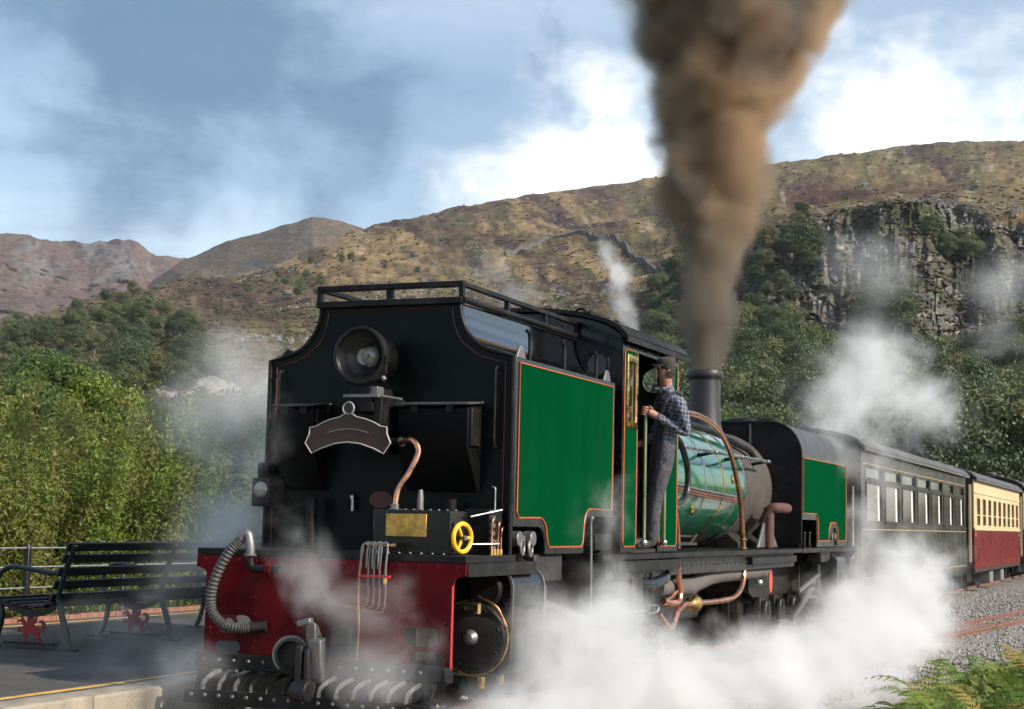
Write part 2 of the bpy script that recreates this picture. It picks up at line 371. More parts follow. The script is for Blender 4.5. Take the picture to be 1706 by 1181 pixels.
def cover(PX, PY, RR, P):
    x, y, z = P[..., 0], P[..., 1], P[..., 2]
    u = PX*.93+PY*.36; w = -PX*.36+PY*.93     # along and across the lie of the slope
    a = fbm(u/120, w/26, seed=61, oct=6, gain=.6); b = fbm(u/60, w/18, seed=71, oct=6, gain=.62); c2 = fbm(PX/30, PY/16, seed=81, oct=5, gain=.65); d = fbm(PX/9, PY/6, seed=91, oct=3)
    C = np.zeros(PX.shape+(3,)); C[:] = (.112, .080, .064)                 # heather and bracken
    C = mixc(C, (.062, .042, .043), sst(b, .0, .25))                       # darker ling
    C = mixc(C, (.098, .092, .052), sst(-b, .05, .3)*.8)                     # green-brown turf
    gold = sst(PY, 520, 440)*sst(PX, 330, 480)*(1-sst(PX, 1150, 1300)*.45)
    C = mixc(C, (.245, .178, .105), sst(a+gold*.16, .06, .32)*(.25+.70*gold))  # bleached grass
    rt = sst(PX, 1180, 1300)*sst(PY, 400, 350)
    C = mixc(C, (.150, .130, .075), rt*sst(c2, -.15, .2)*.75)
    C = mixc(C, (.085, .045, .042), np.exp(-((PY-(322-(PX-1450)*.06))/13)**2)*sst(PX, 1270, 1330)*(1-sst(PX, 1560, 1640)))
    C = mixc(C, (.20, .185, .18), sst(d*.9+c2, .50, .72)*.8*(.5+.5*sst(PX, 850, 1100)))  # outcrops
    cm = crag_mask(PX, PY)
    rock = mixc(np.broadcast_to(np.array([.145, .146, .150]), C.shape).copy(), (.072, .072, .075), sst(c2, -.15, .2))
    rock = mixc(rock, (.27, .255, .245), sst(d+c2*.6, .32, .6)); rock = mixc(rock, (.075, .060, .055), sst(b, .05, .25)*.7); rock = mixc(rock, (.055, .062, .032), sst(a, .0, .2)*.85)
    C = C+(rock-C)*cm[..., None]
    fo = sst(PY, np.interp(PX, [-600, 0, 250, 330, 420, 700, 1080, 1150, 2300], [560, 560, 500, 620, 760, 800, 560, 600, 590]), 0+np.interp(PX, [-600, 0, 250, 330, 420, 700, 1080, 1150, 2300], [580, 580, 520, 650, 800, 850, 620, 650, 630]))
    C = mixc(C, (.050, .056, .026), fo*(.75+.25*c2))
    tl = sst(PY, 480, 560)*(1-fo)*sst(PX, 250, 420)*(1-sst(PX, 1050, 1180))  # rough lower slopes
    C = mixc(C, (.105, .098, .055), tl*sst(c2, -.2, .2)*.7)
    return np.clip(C*np.array([.96, .92, .76])*(1+.38*d[..., None]), .01, .6)
hill, HX, HY, HP = fan('hillside', pxs, PY, RR, land_mat('hill_cover'), cover, relief)

fl = np.ones((HX.shape[0], HX.shape[1]-1), bool); fl[:] = crag_mask(HX, HY)[:, :-1] < .35    # broken rock stays faceted
hill.data.polygons.foreach_set('use_smooth', fl.ravel())
# the two farther hills behind the saddle
def far_hill(name, sk, r0, r1, drop, cov, seed, nc=420, nr=150, amp=.012):
    px = np.linspace(sk[0][0], sk[-1][0], nc); v = np.linspace(0, 1, nr)[:, None]
    top = np.interp(px, [s[0] for s in sk], [s[1] for s in sk])[None, :]
    PYf = (top+drop)+(top-(top+drop))*v; RRf = r0+(r1-r0)*v**1.2 + 0*top
    def rel(PX, PYq, RRq, P):
        x, y, z = (P[..., k] for k in range(3)); n = fbm(x/70, y/70, z/45, seed=seed, oct=6, gain=.58, ridge=True); n2 = fbm(x/190, y/190, z/120, seed=seed+3, oct=3); n3 = fbm(x/18, y/18, z/14, seed=seed+5, oct=4, gain=.6)
        return (fbm(x/55, y/55, seed=seed+7, oct=6, gain=.6)*amp*.42+n3*amp*.16)*RRq, (n*amp*1.6+n2*amp*3+n3*amp*.9)*RRq*(1-v**8)
    o, *_ = fan(name, px, PYf, RRf, land_mat(name+'_cover', .5, .12), cov, rel); return o
def cov_ridge(PX, PYq, RRq, P):
    a = fbm(PX/50, PYq/18, seed=101, oct=6, gain=.6); b = fbm(PX/22, PYq/20, seed=111, oct=5, gain=.6)
    C = np.zeros(PX.shape+(3,)); C[:] = (.112, .080, .070); C = mixc(C, (.135, .125, .122), sst(a, .0, .3)*sst(PYq, 500, 440)); C = mixc(C, (.075, .058, .056), sst(b, .12, .35)); C = mixc(C, (.155, .118, .088), sst(-a, .18, .4)*.6); return C
def cov_dome(PX, PYq, RRq, P):
    a = fbm(PX/70, PYq/20, seed=121, oct=6, gain=.6); b = fbm(PX/25, PYq/14, seed=131, oct=5, gain=.6)
    C = np.zeros(PX.shape+(3,)); C[:] = (.100, .076, .055); C = mixc(C, (.125, .085, .062), sst(a, 0, .3)); C = mixc(C, (.065, .055, .050), sst(b, .1, .35)); C = mixc(C, (.21, .155, .10), sst(PYq-PX*0, 425, 470)*sst(a, -.2, .2)*.7); return C
far_hill('rocky_ridge', [(-700,360),(-300,350),(-100,372),(0,384),(40,386),(70,398),(110,403),(150,408),(172,404),(185,401),(200,399),(215,400),(228,406),(245,420),(262,431),(290,433),(330,432),(380,452),(450,500),(520,560)], 900, 1500, 210, cov_ridge, 201)
far_hill('domed_hill', [(180,520),(260,462),(300,436),(330,424),(380,400),(440,384),(475,371),(520,361),(545,364),(575,372),(610,384),(660,402),(760,470),(900,560)], 1000, 1350, 150, cov_dome, 231, amp=.006)

# valley floor
gm = mat('rough_grass_ground', (.085, .085, .04), .95, var=.4, vscale=.8, bump=.03, bscale=4, dirt=(.10, .075, .05), dirt_scale=.3, spec=.1)
g = MB(); g.add([(-4000,-300,-.34),(4000,-300,-.34),(4000,5000,-.34),(-4000,5000,-.34)], [(0,1,2,3)])
tag(g.build('ground', gm, smooth=0), kind='structure')

# ------------------------------------------------------------------ railway: ballast, sleepers, rails
TRK_Y = [-40, -8, -3, 0, 3, 6, 9, 14, 21, 30, 45, 70, 120]
TRK_X = [0, 0, .18, .50, .90, 1.33, 1.76, 2.40, 3.06, 3.42, 3.6, 3.6, 3.6]
def loop_x(y): return float(np.interp(y, TRK_Y, TRK_X))
_yy = np.linspace(-40, 120, 641); _xx = np.interp(_yy, TRK_Y, TRK_X)
for _ in range(3): _xx = np.convolve(np.pad(_xx, 6, 'edge'), np.ones(13)/13, 'valid')
def loop_x(y): return float(np.interp(y, _yy, _xx))
bal = mat('ballast_stone', (.235, .215, .195), .9, var=.5, vscale=18, bump=.03, bscale=22, dirt=(.12, .09, .07), dirt_amt=.7, dirt_scale=1.2, spec=.2)
ys = list(np.concatenate([np.arange(-30, 40, .8), np.arange(40, 121, 4)])); b = MB(); sec = []
for y in ys:
    xl, xr = -1.18, max(1.3, loop_x(y)+1.15)
    sec.append([(-1.25 if y < 5.2 else -1.9, y, -.33), (-1.2 if y < 5.2 else -1.2, y, -.10), (.4, y, -.06), ((xl+xr)/2+.3, y, -.09), (xr-.4, y, -.07), (xr, y, -.12), (xr+.8, y, -.335)])
for s_ in sec: b.v += s_
for i in range(len(sec)-1):
    for k in range(6): b.f.append((i*7+k, i*7+k+1, (i+1)*7+k+1, (i+1)*7+k))
tag(b.build('trackbed', bal, smooth=60), kind='structure')
# loose stones on top
N = 26000; V = []; F = []
yy = nrng.uniform(0, 1, N)**1.25*36-2.0; xx = np.array([nrng.uniform(-1.1, loop_x(y)+1.5) for y in yy])
keep = ~((np.abs(xx-np.interp(yy, _yy, _xx)) < .78) & (nrng.random(N) < .35)); xx, yy = xx[keep], yy[keep]; N = len(xx)
zz = -.085-.045*np.clip((xx-np.interp(yy, _yy, _xx)-.75)/.5, 0, 2)+nrng.uniform(-.01, .02, N)
octv = np.array([(1,0,0),(-1,0,0),(0,1,0),(0,-1,0),(0,0,1),(0,0,-1)], float)
octf = np.array([(0,2,4),(2,1,4),(1,3,4),(3,0,4),(2,0,5),(1,2,5),(3,1,5),(0,3,5)])
S = nrng.uniform(.018, .042, N)[:, None, None]; J = 1+nrng.uniform(-.35, .35, (N, 6, 3))
ang = nrng.uniform(0, 6.28, N); ca, sa = np.cos(ang)[:, None], np.sin(ang)[:, None]
Q = octv[None]*J*S; Q = np.stack([Q[..., 0]*ca-Q[..., 1]*sa, Q[..., 0]*sa+Q[..., 1]*ca, Q[..., 2]*.8], -1)+np.stack([xx, yy, zz], -1)[:, None]
stm = mat('loose_ballast', (.27, .25, .235), .9, var=.55, vscale=9, spec=.2, dirt=(.13, .10, .08), dirt_scale=3)
tag(mesh_np('loose_ballast', Q.reshape(-1, 3), (octf[None]+np.arange(N)[:, None, None]*6).reshape(-1, 3), stm), 'grey angular ballast stones spread over the trackbed', kind='stuff')
rust = mat('rusty_rail', (.205, .095, .070), .75, .25, var=.25, vscale=10, dirt=(.09, .05, .04), dirt_scale=5)
shine = mat('rail_head', (.34, .26, .22), .35, .8, var=.2, vscale=8)
timb = mat('sleeper_timber', (.135, .115, .095), .9, var=.35, vscale=9, bump=.012, bscale=25, dirt=(.20, .17, .15), dirt_scale=2.0, streak=False)
def railprof(): return [(-.05,0),(.05,0),(.05,.012),(.012,.024),(.010,.075),(.028,.085),(.028,.108),(.022,.115),(-.022,.115),(-.028,.108),(-.028,.085),(-.010,.075),(-.012,.024),(-.05,.012)]
def rail(parent, fx, y0, y1, name='rail'):
    yv = np.arange(y0, y1+.01, .75); m = MB(); pf = railprof(); k = len(pf)
    for y in yv:
        x = fx(y); m.v += [(x+p[0], y, -.115+p[1]) for p in pf]
    for i in range(len(yv)-1):
        for j in range(k): l = (j+1) % k; m.f.append((i*k+j, i*k+l, (i+1)*k+l, (i+1)*k+j))
    m.f.append(tuple(range(k))); m.f.append(tuple((len(yv)-1)*k+j for j in range(k))[::-1])
    o = m.build(name, rust, parent, smooth=40); return o
slp = MB().box(-.62, .62, -.11, .11, -.11, 0).mesh('sleeper', 0); slp.materials.append(timb)
chr_m = MB(); chr_m.box(-.085, .085, -.06, .06, 0, .02); chr_m.box(-.085, -.045, -.045, .045, .02, .045); chr_m.box(.045, .085, -.045, .045, .02, .045); chr_m = chr_m.mesh('chair', 0); chr_m.materials.append(rust)
def track(name, fx, y0, y1, chairs_from, chairs_to):
    t = empty(name); t['kind'] = 'structure'
    rail(t, lambda y: fx(y)-.3, y0, y1); rail(t, lambda y: fx(y)+.3, y0, y1)
    y = y0
    while y < min(y1, 60):
        s = bpy.data.objects.new('sleeper', slp); COL.objects.link(s); s.parent = t
        s.location = (fx(y), y, -.045-.075); s.location.z = -.117+rng.uniform(-.004, .002); s.rotation_euler = (0, 0, -(fx(y+.2)-fx(y-.2))/.4+rng.uniform(-.012, .012))
        if chairs_from < y < chairs_to:
            for q in (-.3, .3):
                c_ = bpy.data.objects.new('rail_chair', chr_m); COL.objects.link(c_); c_.parent = s; c_.location = (q, 0, .001)
        y += .66
    return t
track('main_track', lambda y: 0.0, -24, 110, -2, 1)
lt = track('loop_track', loop_x, -2.6, 110, 2, 24)
rail(lt, lambda y: loop_x(y)+.19, 11, 17, 'check_rail'); rail(lt, lambda y: loop_x(y)-.19, 3, 8, 'check_rail')
# ------------------------------------------------------------------ platform
asp = mat('platform_asphalt', (.080, .073, .066), .9, var=.3, vscale=3, bump=.006, bscale=160, dirt=(.12, .115, .11), dirt_amt=.6, dirt_scale=.9, spec=.3)
con = mat('kerb_concrete', (.30, .255, .19), .92, var=.3, vscale=5, bump=.008, bscale=40, dirt=(.22, .19, .15), dirt_amt=.7, dirt_scale=2.2, streak=True)
PZ = .18
pl = MB().box(-6.55, -1.62, -30, 60, -.4, PZ).build('platform', asp, smooth=0); pl['kind'] = 'structure'
yel = mat('yellow_line_paint', (.62, .36, .06), .75, var=.25, vscale=14, dirt=(.12, .10, .08), dirt_amt=.75, dirt_scale=6)
MB().box(-1.80, -1.735, -30, 40, PZ-.01, PZ+.003).build('yellow_line', yel, pl, smooth=0)
MB().box(-6.30, -6.25, -30, 40, PZ-.01, PZ+.003).build('yellow_line', yel, pl, smooth=0)
ks = MB().box(-1.615, -1.33, -.447, .447, -.35, PZ+.012).mesh('kerb_stone', 0); ks.materials.append(con)
for i in range(44):
    o = bpy.data.objects.new('kerb_stone', ks); COL.objects.link(o); o.parent = pl; o.location = (rng.uniform(-.006, .006), -12+i*.9, rng.uniform(-.004, .004))
    o.rotation_euler = (0, 0, rng.uniform(-.004, .004)); bv = o.modifiers.new('bevel', 'BEVEL'); bv.width = .018; bv.segments = 2
brk = mat('edging_brick', (.27, .115, .075), .9, var=.35, vscale=7, bump=.004, bscale=60)
eb = MB().box(-.055, .055, -.105, .105, -.2, .05).mesh('edging_brick', 0); eb.materials.append(brk)
for i in range(110):
    o = bpy.data.objects.new('edging_brick', eb); COL.objects.link(o); o.parent = pl; o.location = (-6.62, -2+i*.222, PZ+rng.uniform(-.004, .006)); o.rotation_euler = (rng.uniform(-.02, .02), 0, rng.uniform(-.03, .03))

# ------------------------------------------------------------------ bench with dragon supports
blk = mat('black_ironwork', (.012, .012, .013), .42, var=.3, vscale=8, dirt=(.03, .028, .025))
bgreen = mat('dark_green_ironwork', (.010, .028, .022), .35, var=.25, vscale=6)
slatm = mat('dark_bench_timber', (.016, .014, .014), .5, var=.4, vscale=7, bump=.003, bscale=40)
redm = mat('dragon_red_paint', (.30, .022, .015), .5, var=.25, vscale=10)
bench = empty('bench', (-4.2, 2.75, PZ)); tag(bench, 'long dark slatted platform bench with red dragon plates between its legs', 'bench')
BX = -4.2
def bl(mb, name, m, **k):   # build in bench-local coordinates
    return mb.build(name, m, bench, **k)
fr_y = [-1.65, -.08, 1.62]
back_p = catmull([(.44,0,.0),(.40,0,.14),(.30,0,.40),(.28,0,.50),(.35,0,.74),(.44,0,.96)], 7)
front_p = catmull([(-.46,0,.0),(-.40,0,.12),(-.36,0,.30),(-.40,0,.44)], 6)
seat_p = catmull([(-.40,0,.44),(-.25,0,.40),(-.02,0,.36),(.16,0,.38),(.29,0,.44)], 6)
arm_p = catmull([(.36,0,.72),(.18,0,.70),(-.08,0,.73),(-.30,0,.74),(-.42,0,.66),(-.45,0,.52),(-.40,0,.44)], 6)
def ribbon(path, w, t):
    m = MB()
    for a, b_ in zip(path[:-1], path[1:]): m.bar(a, b_+(b_-a)*.08, t, w, up=(0, 1, 0))
    return m
DRG = [(-.24,.24),(-.20,.27),(-.15,.25),(-.13,.28),(-.15,.34),(-.19,.36),(-.25,.35),(-.24,.39),(-.19,.41),(-.17,.46),(-.13,.41),(-.09,.36),(-.06,.33),(-.07,.42),(-.04,.50),(0,.44),(.03,.50),(.06,.43),(.11,.47),(.11,.38),(.06,.32),(.10,.28),(.14,.24),(.19,.25),(.22,.30),(.20,.35),(.15,.35),(.16,.40),(.21,.41),(.27,.36),(.27,.28),(.23,.21),(.17,.18),(.16,.13),(.20,.08),(.18,.03),(.23,0),(.13,0),(.12,.05),(.10,.10),(.06,.13),(0,.14),(-.04,.13),(-.06,.07),(-.05,.03),(-.02,0),(-.11,0),(-.11,.04),(-.12,.10),(-.13,.16),(-.17,.19),(-.21,.17),(-.25,.19),(-.23,.21)]
def frame(y):
    f = MB(); Y = Vector((0, y, 0))
    up = MB().tube([p+Y for p in back_p], [.030]*len(back_p), 8).build('back_leg', bgreen, bench)
    MB().tube([p+Y for p in front_p], .028, 8).build('front_leg', bgreen, bench)
    MB().prism([(p.x, p.z-.03-.045*max(0, 1-abs(p.x+.03)/.36)) for p in seat_p]+[(p.x, p.z+.0) for p in reversed(seat_p)], 'y', y-.02, y+.02).build('seat_bracket', blk, bench)
    a = MB().tube([p+Y for p in arm_p], .024, 8).build('armrest', bgreen, bench)
    for sx in (-.46, .44): MB().box(sx-.07, sx+.07, y-.045, y+.045, 0, .022).build('foot_pad', blk, bench)
    d = MB().prism([(q[0]*.62-.02, .062+q[1]*.50) for q in DRG], 'y', y-.006, y+.006).build('dragon_plate', redm, bench, smooth=0, label='red cut-out dragon between the legs')
    MB().box(-.30, .28, y-.035, y+.035, .035, .065).build('stretcher', blk, bench)
for y in fr_y: frame(y)
for z, x in ((.475, .275), (.595, .305), (.715, .345), (.835, .39), (.945, .435)):
    MB().obox((x-.035, 0, z), (.028, 3.42, .082), Matrix.Rotation(R_(18), 3, 'Y')).build('back_slat', slatm, bench, bevel=.006)
for x, z in ((-.385, .452), (-.29, .428), (-.19, .405), (-.085, .388), (.02, .385), (.125, .397), (.22, .425)):
    MB().obox((x, 0, z), (.085, 3.42, .028), Matrix.Identity(3)).build('seat_slat', slatm, bench, bevel=.006)

# ------------------------------------------------------------------ wire fence at the back of the platform
fen = empty('wire_fence', (-6.80, 5, -.1)); tag(fen, 'low post-and-wire fence behind the platform bench', 'fence')
fpm = mat('fence_post_steel', (.10, .105, .12), .55, .5, var=.3, vscale=8); wm = mat('galvanised_wire', (.62, .62, .60), .35, .8, var=.1)
for i, y in enumerate((-6.2, -4.2, -2.3, -.95, .85, 2.6, 4.4, 6.2, 8)):
    if i == 3:
        MB().box(-.035, .035, y-.03, y+.03, -.3, 1.12).build('post', blk, fen, bevel=.008)
    else: MB().box(-.018, .018, y-.018, y+.018, -.3, .92).build('post', fpm, fen)
MB().cyl((0, -.95, 1.10), (0, -.95, 1.16), .045, .02, 10).build('post_cap', blk, fen)
for z in (.38, .60, .84, 1.06): MB().cyl((.0, -12, z+.08), (.0, 14, z+.02), .008, n=6).build('wire', wm, fen)

# ------------------------------------------------------------------ trees, shrubs and ferns
def leaf_mat(name, c1, c2, trans=.35, rough=.55):
    m = bpy.data.materials.new(name); m.use_nodes = True; t = m.node_tree; N = lambda k: t.nodes.new(k)
    b = t.nodes['Principled BSDF']; out = t.nodes['Material Output']
    g = N('ShaderNodeNewGeometry'); oi = N('ShaderNodeObjectInfo')
    ad = N('ShaderNodeMath'); ad.operation = 'MULTIPLY_ADD'; ad.inputs[1].default_value = .45; t.links.new(oi.outputs['Random'], ad.inputs[0])
    sc_ = N('ShaderNodeMath'); sc_.operation = 'MULTIPLY'; sc_.inputs[1].default_value = .55; t.links.new(g.outputs['Random Per Island'], sc_.inputs[0]); t.links.new(sc_.outputs[0], ad.inputs[2])
    mx = N('ShaderNodeMix'); mx.data_type = 'RGBA'; t.links.new(ad.outputs[0], mx.inputs['Factor']); mx.inputs['A'].default_value = (*c1, 1); mx.inputs['B'].default_value = (*c2, 1)
    t.links.new(mx.outputs['Result'], b.inputs['Base Color']); b.inputs['Roughness'].default_value = rough; b.inputs['Specular IOR Level'].default_value = .3
    tr = N('ShaderNodeBsdfTranslucent'); t.links.new(mx.outputs['Result'], tr.inputs['Color'])
    ms = N('ShaderNodeMixShader'); ms.inputs[0].default_value = trans; t.links.new(b.outputs[0], ms.inputs[1]); t.links.new(tr.outputs[0], ms.inputs[2]); t.links.new(ms.outputs[0], out.inputs['Surface'])
    return m
def leaves(centres, normals, L, Wd, rs, droop=0.3, jit=.45):
    """one small folded leaf (two triangles) at each centre"""
    n = len(centres); d = rs.normal(size=(n, 3)); d[:, 2] -= droop
    nn = normals+rs.normal(size=(n, 3))*jit; nn /= np.linalg.norm(nn, axis=1)[:, None]+1e-9
    d -= nn*np.sum(d*nn, 1)[:, None]; d /= np.linalg.norm(d, axis=1)[:, None]+1e-9; w = np.cross(d, nn)
    s = rs.uniform(.65, 1.25, n)[:, None]; a = centres-d*L*.5*s; c = centres+d*L*.5*s; b = centres+w*Wd*s; e = centres-w*Wd*s
    V = np.stack([a, b, c, e], 1).reshape(-1, 3); F = np.arange(n*4).reshape(n, 4); return V, F
def crown_pts(n, rs, rx, rz, cz, lumps, lr=(.28, .5), squash=.85, hollow=.55):
    """points in clumps through an uneven crown, thicker on the clump skins"""
    dirs = rs.normal(size=(lumps, 3)); dirs /= np.linalg.norm(dirs, axis=1)[:, None]; rad = rs.uniform(.35, .95, lumps)**.6
    C = dirs*rad[:, None]*[[rx*.78, rx*.78, rz*.78]]; C[:, 2] += cz; lrad = rs.uniform(*lr, lumps)*rx
    k = rs.choice(lumps, n, p=lrad**2/np.sum(lrad**2)); d = rs.normal(size=(n, 3)); d /= np.linalg.norm(d, axis=1)[:, None]; d[:, 2] = np.where(d[:, 2] < -.3, -d[:, 2]*.6, d[:, 2])
    r = lrad[k]*(hollow+(1.05-hollow)*rs.uniform(0, 1, n)**.6); P = C[k]+d*r[:, None]*[[1, 1, squash]]
    return P, d
bark = mat('bark', (.085, .068, .052), .95, var=.35, vscale=8, bump=.02, bscale=20)
palebark = mat('pale_bark', (.26, .24, .215), .9, var=.35, vscale=7, bump=.01, bscale=20)
def trunk_mesh(name, h, r, rs, limbs, spread, m):
    t = MB(); t.tube([(0,0,-.3),(r*.3,0,h*.3),(-r*.2,r*.2,h*.65),(0,0,h)], [r*1.25, r*.9, r*.6, r*.15], 8)
    for i in range(limbs):
        a = rs.uniform(0, 6.28); z0 = h*rs.uniform(.25, .7); l = spread*rs.uniform(.6, 1)
        e = Vector((math.cos(a)*l, math.sin(a)*l, z0+l*rs.uniform(.5, 1.0))); t.tube([(0,0,z0), e*.5+Vector((0,0,z0*.5-.05*l)), e], [r*.5, r*.3, r*.08], 6)
    me = t.mesh(name, 60); me.materials.append(m); return me
def tree_proto(kind, seed, nl, rx, rz, cz, lumps, L, Wd, lm, th, tr, bk=bark, lr=(.28, .5), hollow=.55, droop=.3):
    rs = np.random.default_rng(seed); P, d = crown_pts(nl, rs, rx, rz, cz, lumps, lr, .85, hollow); V, F = leaves(P, d, L, Wd, rs, droop)
    V[:, 2] = np.maximum(V[:, 2], .02)
    o = mesh_np('crown', V, F, lm); cme = o.data; bpy.data.objects.remove(o)
    return cme, trunk_mesh('trunk', th, tr, rs, 5, rx*.7, bk)
def put_tree(name, proto, loc, s, rz, label, cat, group=None, sz=None):
    e = empty(name, loc, rz); e.scale = (s, s, sz or s)
    for nm, me in (('crown', proto[0]), ('trunk', proto[1])):
        o = bpy.data.objects.new(nm, me); COL.objects.link(o); o.parent = e
    return tag(e, label, cat, group)
LM_wood = leaf_mat('hill_wood_leaf', (.060, .088, .034), (.130, .150, .066), .3); LM_wood2 = leaf_mat('hill_wood_leaf_olive', (.085, .105, .040), (.165, .170, .075), .3); LM_dark = leaf_mat('hill_wood_leaf_dark', (.040, .066, .030), (.095, .112, .052), .25)
hp = []
for k in range(9):
    hp.append(tree_proto('wood', 300+k, 6500, 2.6+.3*(k % 3), 2.6+.35*(k % 4), 3.6, 24+k, .20, .095, (LM_wood, LM_wood2, LM_dark)[k % 3], 4.2, .16, palebark if k % 4 == 0 else bark))
# where on the hillside the woods grow (rows and columns of the land itself)
rs = np.random.default_rng(77)
ok = np.isfinite(HX) & (HX > -40) & (HX < 1790)
bearing_top = np.interp(HX, [-60, 0, 130, 240, 300, 330, 400, 560, 1040, 1090, 1140, 1200, 1250, 1330, 1420, 1500, 1600, 1706, 1800], [575, 560, 520, 502, 520, 600, 700, 900, 900, 530, 540, 560, 575, 590, 620, 640, 620, 600, 600])
bn = fbm(HX/70, HY/50, seed=7, oct=3)*26
wood = ok & (HY+bn > bearing_top) & (HY < np.where(HX < 600, 668, 850)); gul = ok & ((((HX-1342)/30)**2+((HY-425)/52)**2 < 1) | (((HX-1585)/34)**2+((HY-420)/34)**2 < 1) | (((HX-1120)/30)**2+((HY-500)/60)**2 < 1) | (((HX-1270)/22)**2+((HY-470)/40)**2 < 1) | (((HX-1480)/40)**2+((HY-555)/30)**2 < 1))
shr = ok & ((((HX-470)/75)**2+((HY-490)/20)**2 < 1) | (((HX-335)/45)**2+((HY-600)/24)**2 < 1) | (((HX-600)/110)**2+((HY-455)/12)**2 < 1) | (((HX-225)/32)**2+((HY-600)/20)**2 < 1) | (((HX-1270)/60)**2+((HY-530)/40)**2 < 1))
def pick(mask, want, gap, left):
    idx = np.argwhere(mask); rs.shuffle(idx); out = []
    pts = np.zeros((0, 2))
    for i, j in idx:
        q = np.array([HX[i, j], HY[i, j]*1.35])
        if len(pts) and np.min(np.sum((pts-q)**2, 1)) < gap(q[0], HY[i, j])**2: continue
        pts = np.vstack([pts, q]); out.append((i, j))
        if len(out) >= want: break
    return out
gapR = lambda x, y: 17+max(0, (y-560))*.075
spots = pick(wood & (HX > 1000), 200, lambda x, y: 20+max(0, (y-560))*.085, False) + pick(wood & (HX < 600), 75, lambda x, y: 14, True) + pick(gul, 40, lambda x, y: 10, False) + pick(shr, 30, lambda x, y: 15, False)
for n_, (i, j) in enumerate(spots):
    p = HP[i, j]; big = rs.uniform(.72, 1.25)*(1.0 if HY[i, j] > 560 or HX[i, j] < 600 else .8); 
    if shr[i, j] and not wood[i, j]: big *= .62
    far = HX[i, j] < 600
    if far and wood[i, j]: big *= .80
    lab = ('dark rounded tree in the blue-green wood on the left slope', 'trees of the wood on the left slope') if far and wood[i, j] else ('low dark bush scattered on the brown hillside', 'bushes scattered on the open hillside') if shr[i, j] and not wood[i, j] and not gul[i, j] else ('dark tree rooted in a gully of the grey crag', 'trees in the gullies of the crag') if gul[i, j] and not wood[i, j] else ('broadleaf tree in the wood below the grey crag', 'trees of the wood below the crag')
    kx, ky = HX[i, j], HY[i, j]; tq = rs.integers(len(hp)); tone = ('mid-green', 'olive', 'dark green')[tq % 3]
    if 'wood below' in lab[0]:
        where = 'between the engine cab and the chimney smoke' if kx < 1150 else 'behind the smoke and chimney' if kx < 1250 else 'at the crag foot left of the steam' if kx < 1400 and ky < 650 else 'above the front tank' if kx < 1400 else 'at the crag foot above the steam' if kx < 1560 and ky < 650 else 'behind the steam cloud over the carriage' if kx < 1560 else 'high on the right edge under the crag' if ky < 650 else 'above the carriages at the right edge'
        lab = ('%s tree of the wood %s' % (tone, where), lab[1])
    elif 'left slope' in lab[0]:
        where = 'upper edge' if ky < 560 else 'lower edge above the willows'
        lab = ('%s tree on the %s of the left slope wood' % (tone, where), lab[1])
    elif 'gully' in lab[0]: lab = ('%s tree rooted in the %s of the grey crag' % (tone, 'left end' if kx < 1300 else 'deep gully above the steam' if kx < 1400 else 'middle foot' if kx < 1540 else 'right-hand gully'), lab[1])
    elif 'bush' in lab[0]: lab = ('low dark bush on the open hillside %s' % ('above the left willows' if kx < 420 else 'left of the bunker rail' if kx < 560 else 'just above the bunker rail' if kx < 800 else 'under the stone wall by the crag'), lab[1])
    put_tree('hillside_tree' if 'bush' not in lab[0] else 'hillside_bush', hp[tq], (p[0], p[1], p[2]-.4), big, rs.uniform(0, 6.28), lab[0], 'tree' if 'bush' not in lab[0] else 'bush', lab[1], sz=big*rs.uniform(.85, 1.15))
# rough scrub and saplings between them: one mass
idx = np.argwhere(ok & (HY > 440) & (HY < 840) & (crag_mask(HX, HY) < .5)); sel = idx[rs.choice(len(idx), 2600)]
Vs, Fs, o_ = [], [], 0
for i, j in sel:
    dens = 1.0 if wood[i, j] else .33
    if rs.random() > dens: continue
    p = HP[i, j]; rad = rs.uniform(.5, 1.5)*(1 if wood[i, j] else .8); n_ = 46
    d = rs.normal(size=(n_, 3)); d /= np.linalg.norm(d, axis=1)[:, None]; d[:, 2] = np.abs(d[:, 2])
    v, f = leaves(p+d*rad*rs.uniform(.5, 1, n_)[:, None], d, .42*rad, .20*rad, rs); Vs.append(v); Fs.append(f+o_); o_ += len(v)
tag(mesh_np('scrub', np.concatenate(Vs), np.concatenate(Fs), leaf_mat('scrub_leaf', (.050, .060, .024), (.125, .115, .048), .2)), 'low scrub growing over the slopes between the trees', kind='stuff')

# tufts of heather and loose stones scattered over the open slopes
opn = np.argwhere(ok & (HY < 620) & ~wood & (HX > 250)); sel = opn[rs.choice(len(opn), 9000)]
Pq = HP[sel[:, 0], sel[:, 1]]; rr = np.hypot(Pq[:, 0]-CAM_P[0], Pq[:, 1]-CAM_P[1]); n_ = len(sel)
def lumps(P_, size, squash):
    n = len(P_); S_ = size[:, None, None]; J_ = 1+rs.uniform(-.4, .4, (n, 6, 3)); a_ = rs.uniform(0, 6.28, n); c_, s_ = np.cos(a_)[:, None], np.sin(a_)[:, None]
    Q_ = octv[None]*J_*S_; Q_ = np.stack([Q_[..., 0]*c_-Q_[..., 1]*s_, Q_[..., 0]*s_+Q_[..., 1]*c_, Q_[..., 2]*squash], -1)+P_[:, None]
    return Q_.reshape(-1, 3), (octf[None]+np.arange(n)[:, None, None]*6).reshape(-1, 3)
st = fbm(Pq[:, 0]/60, Pq[:, 1]/60, seed=88, oct=3) > .12
v_, f_ = lumps(Pq[st], rs.uniform(.25, .8, st.sum())*(rr[st]/500)**.5, .7)
tag(mesh_np('scree', v_, f_, mat('scree_stone', (.20, .19, .185), .95, var=.4, vscale=.4, spec=.1)), 'grey stones scattered over the open hillside', kind='stuff')
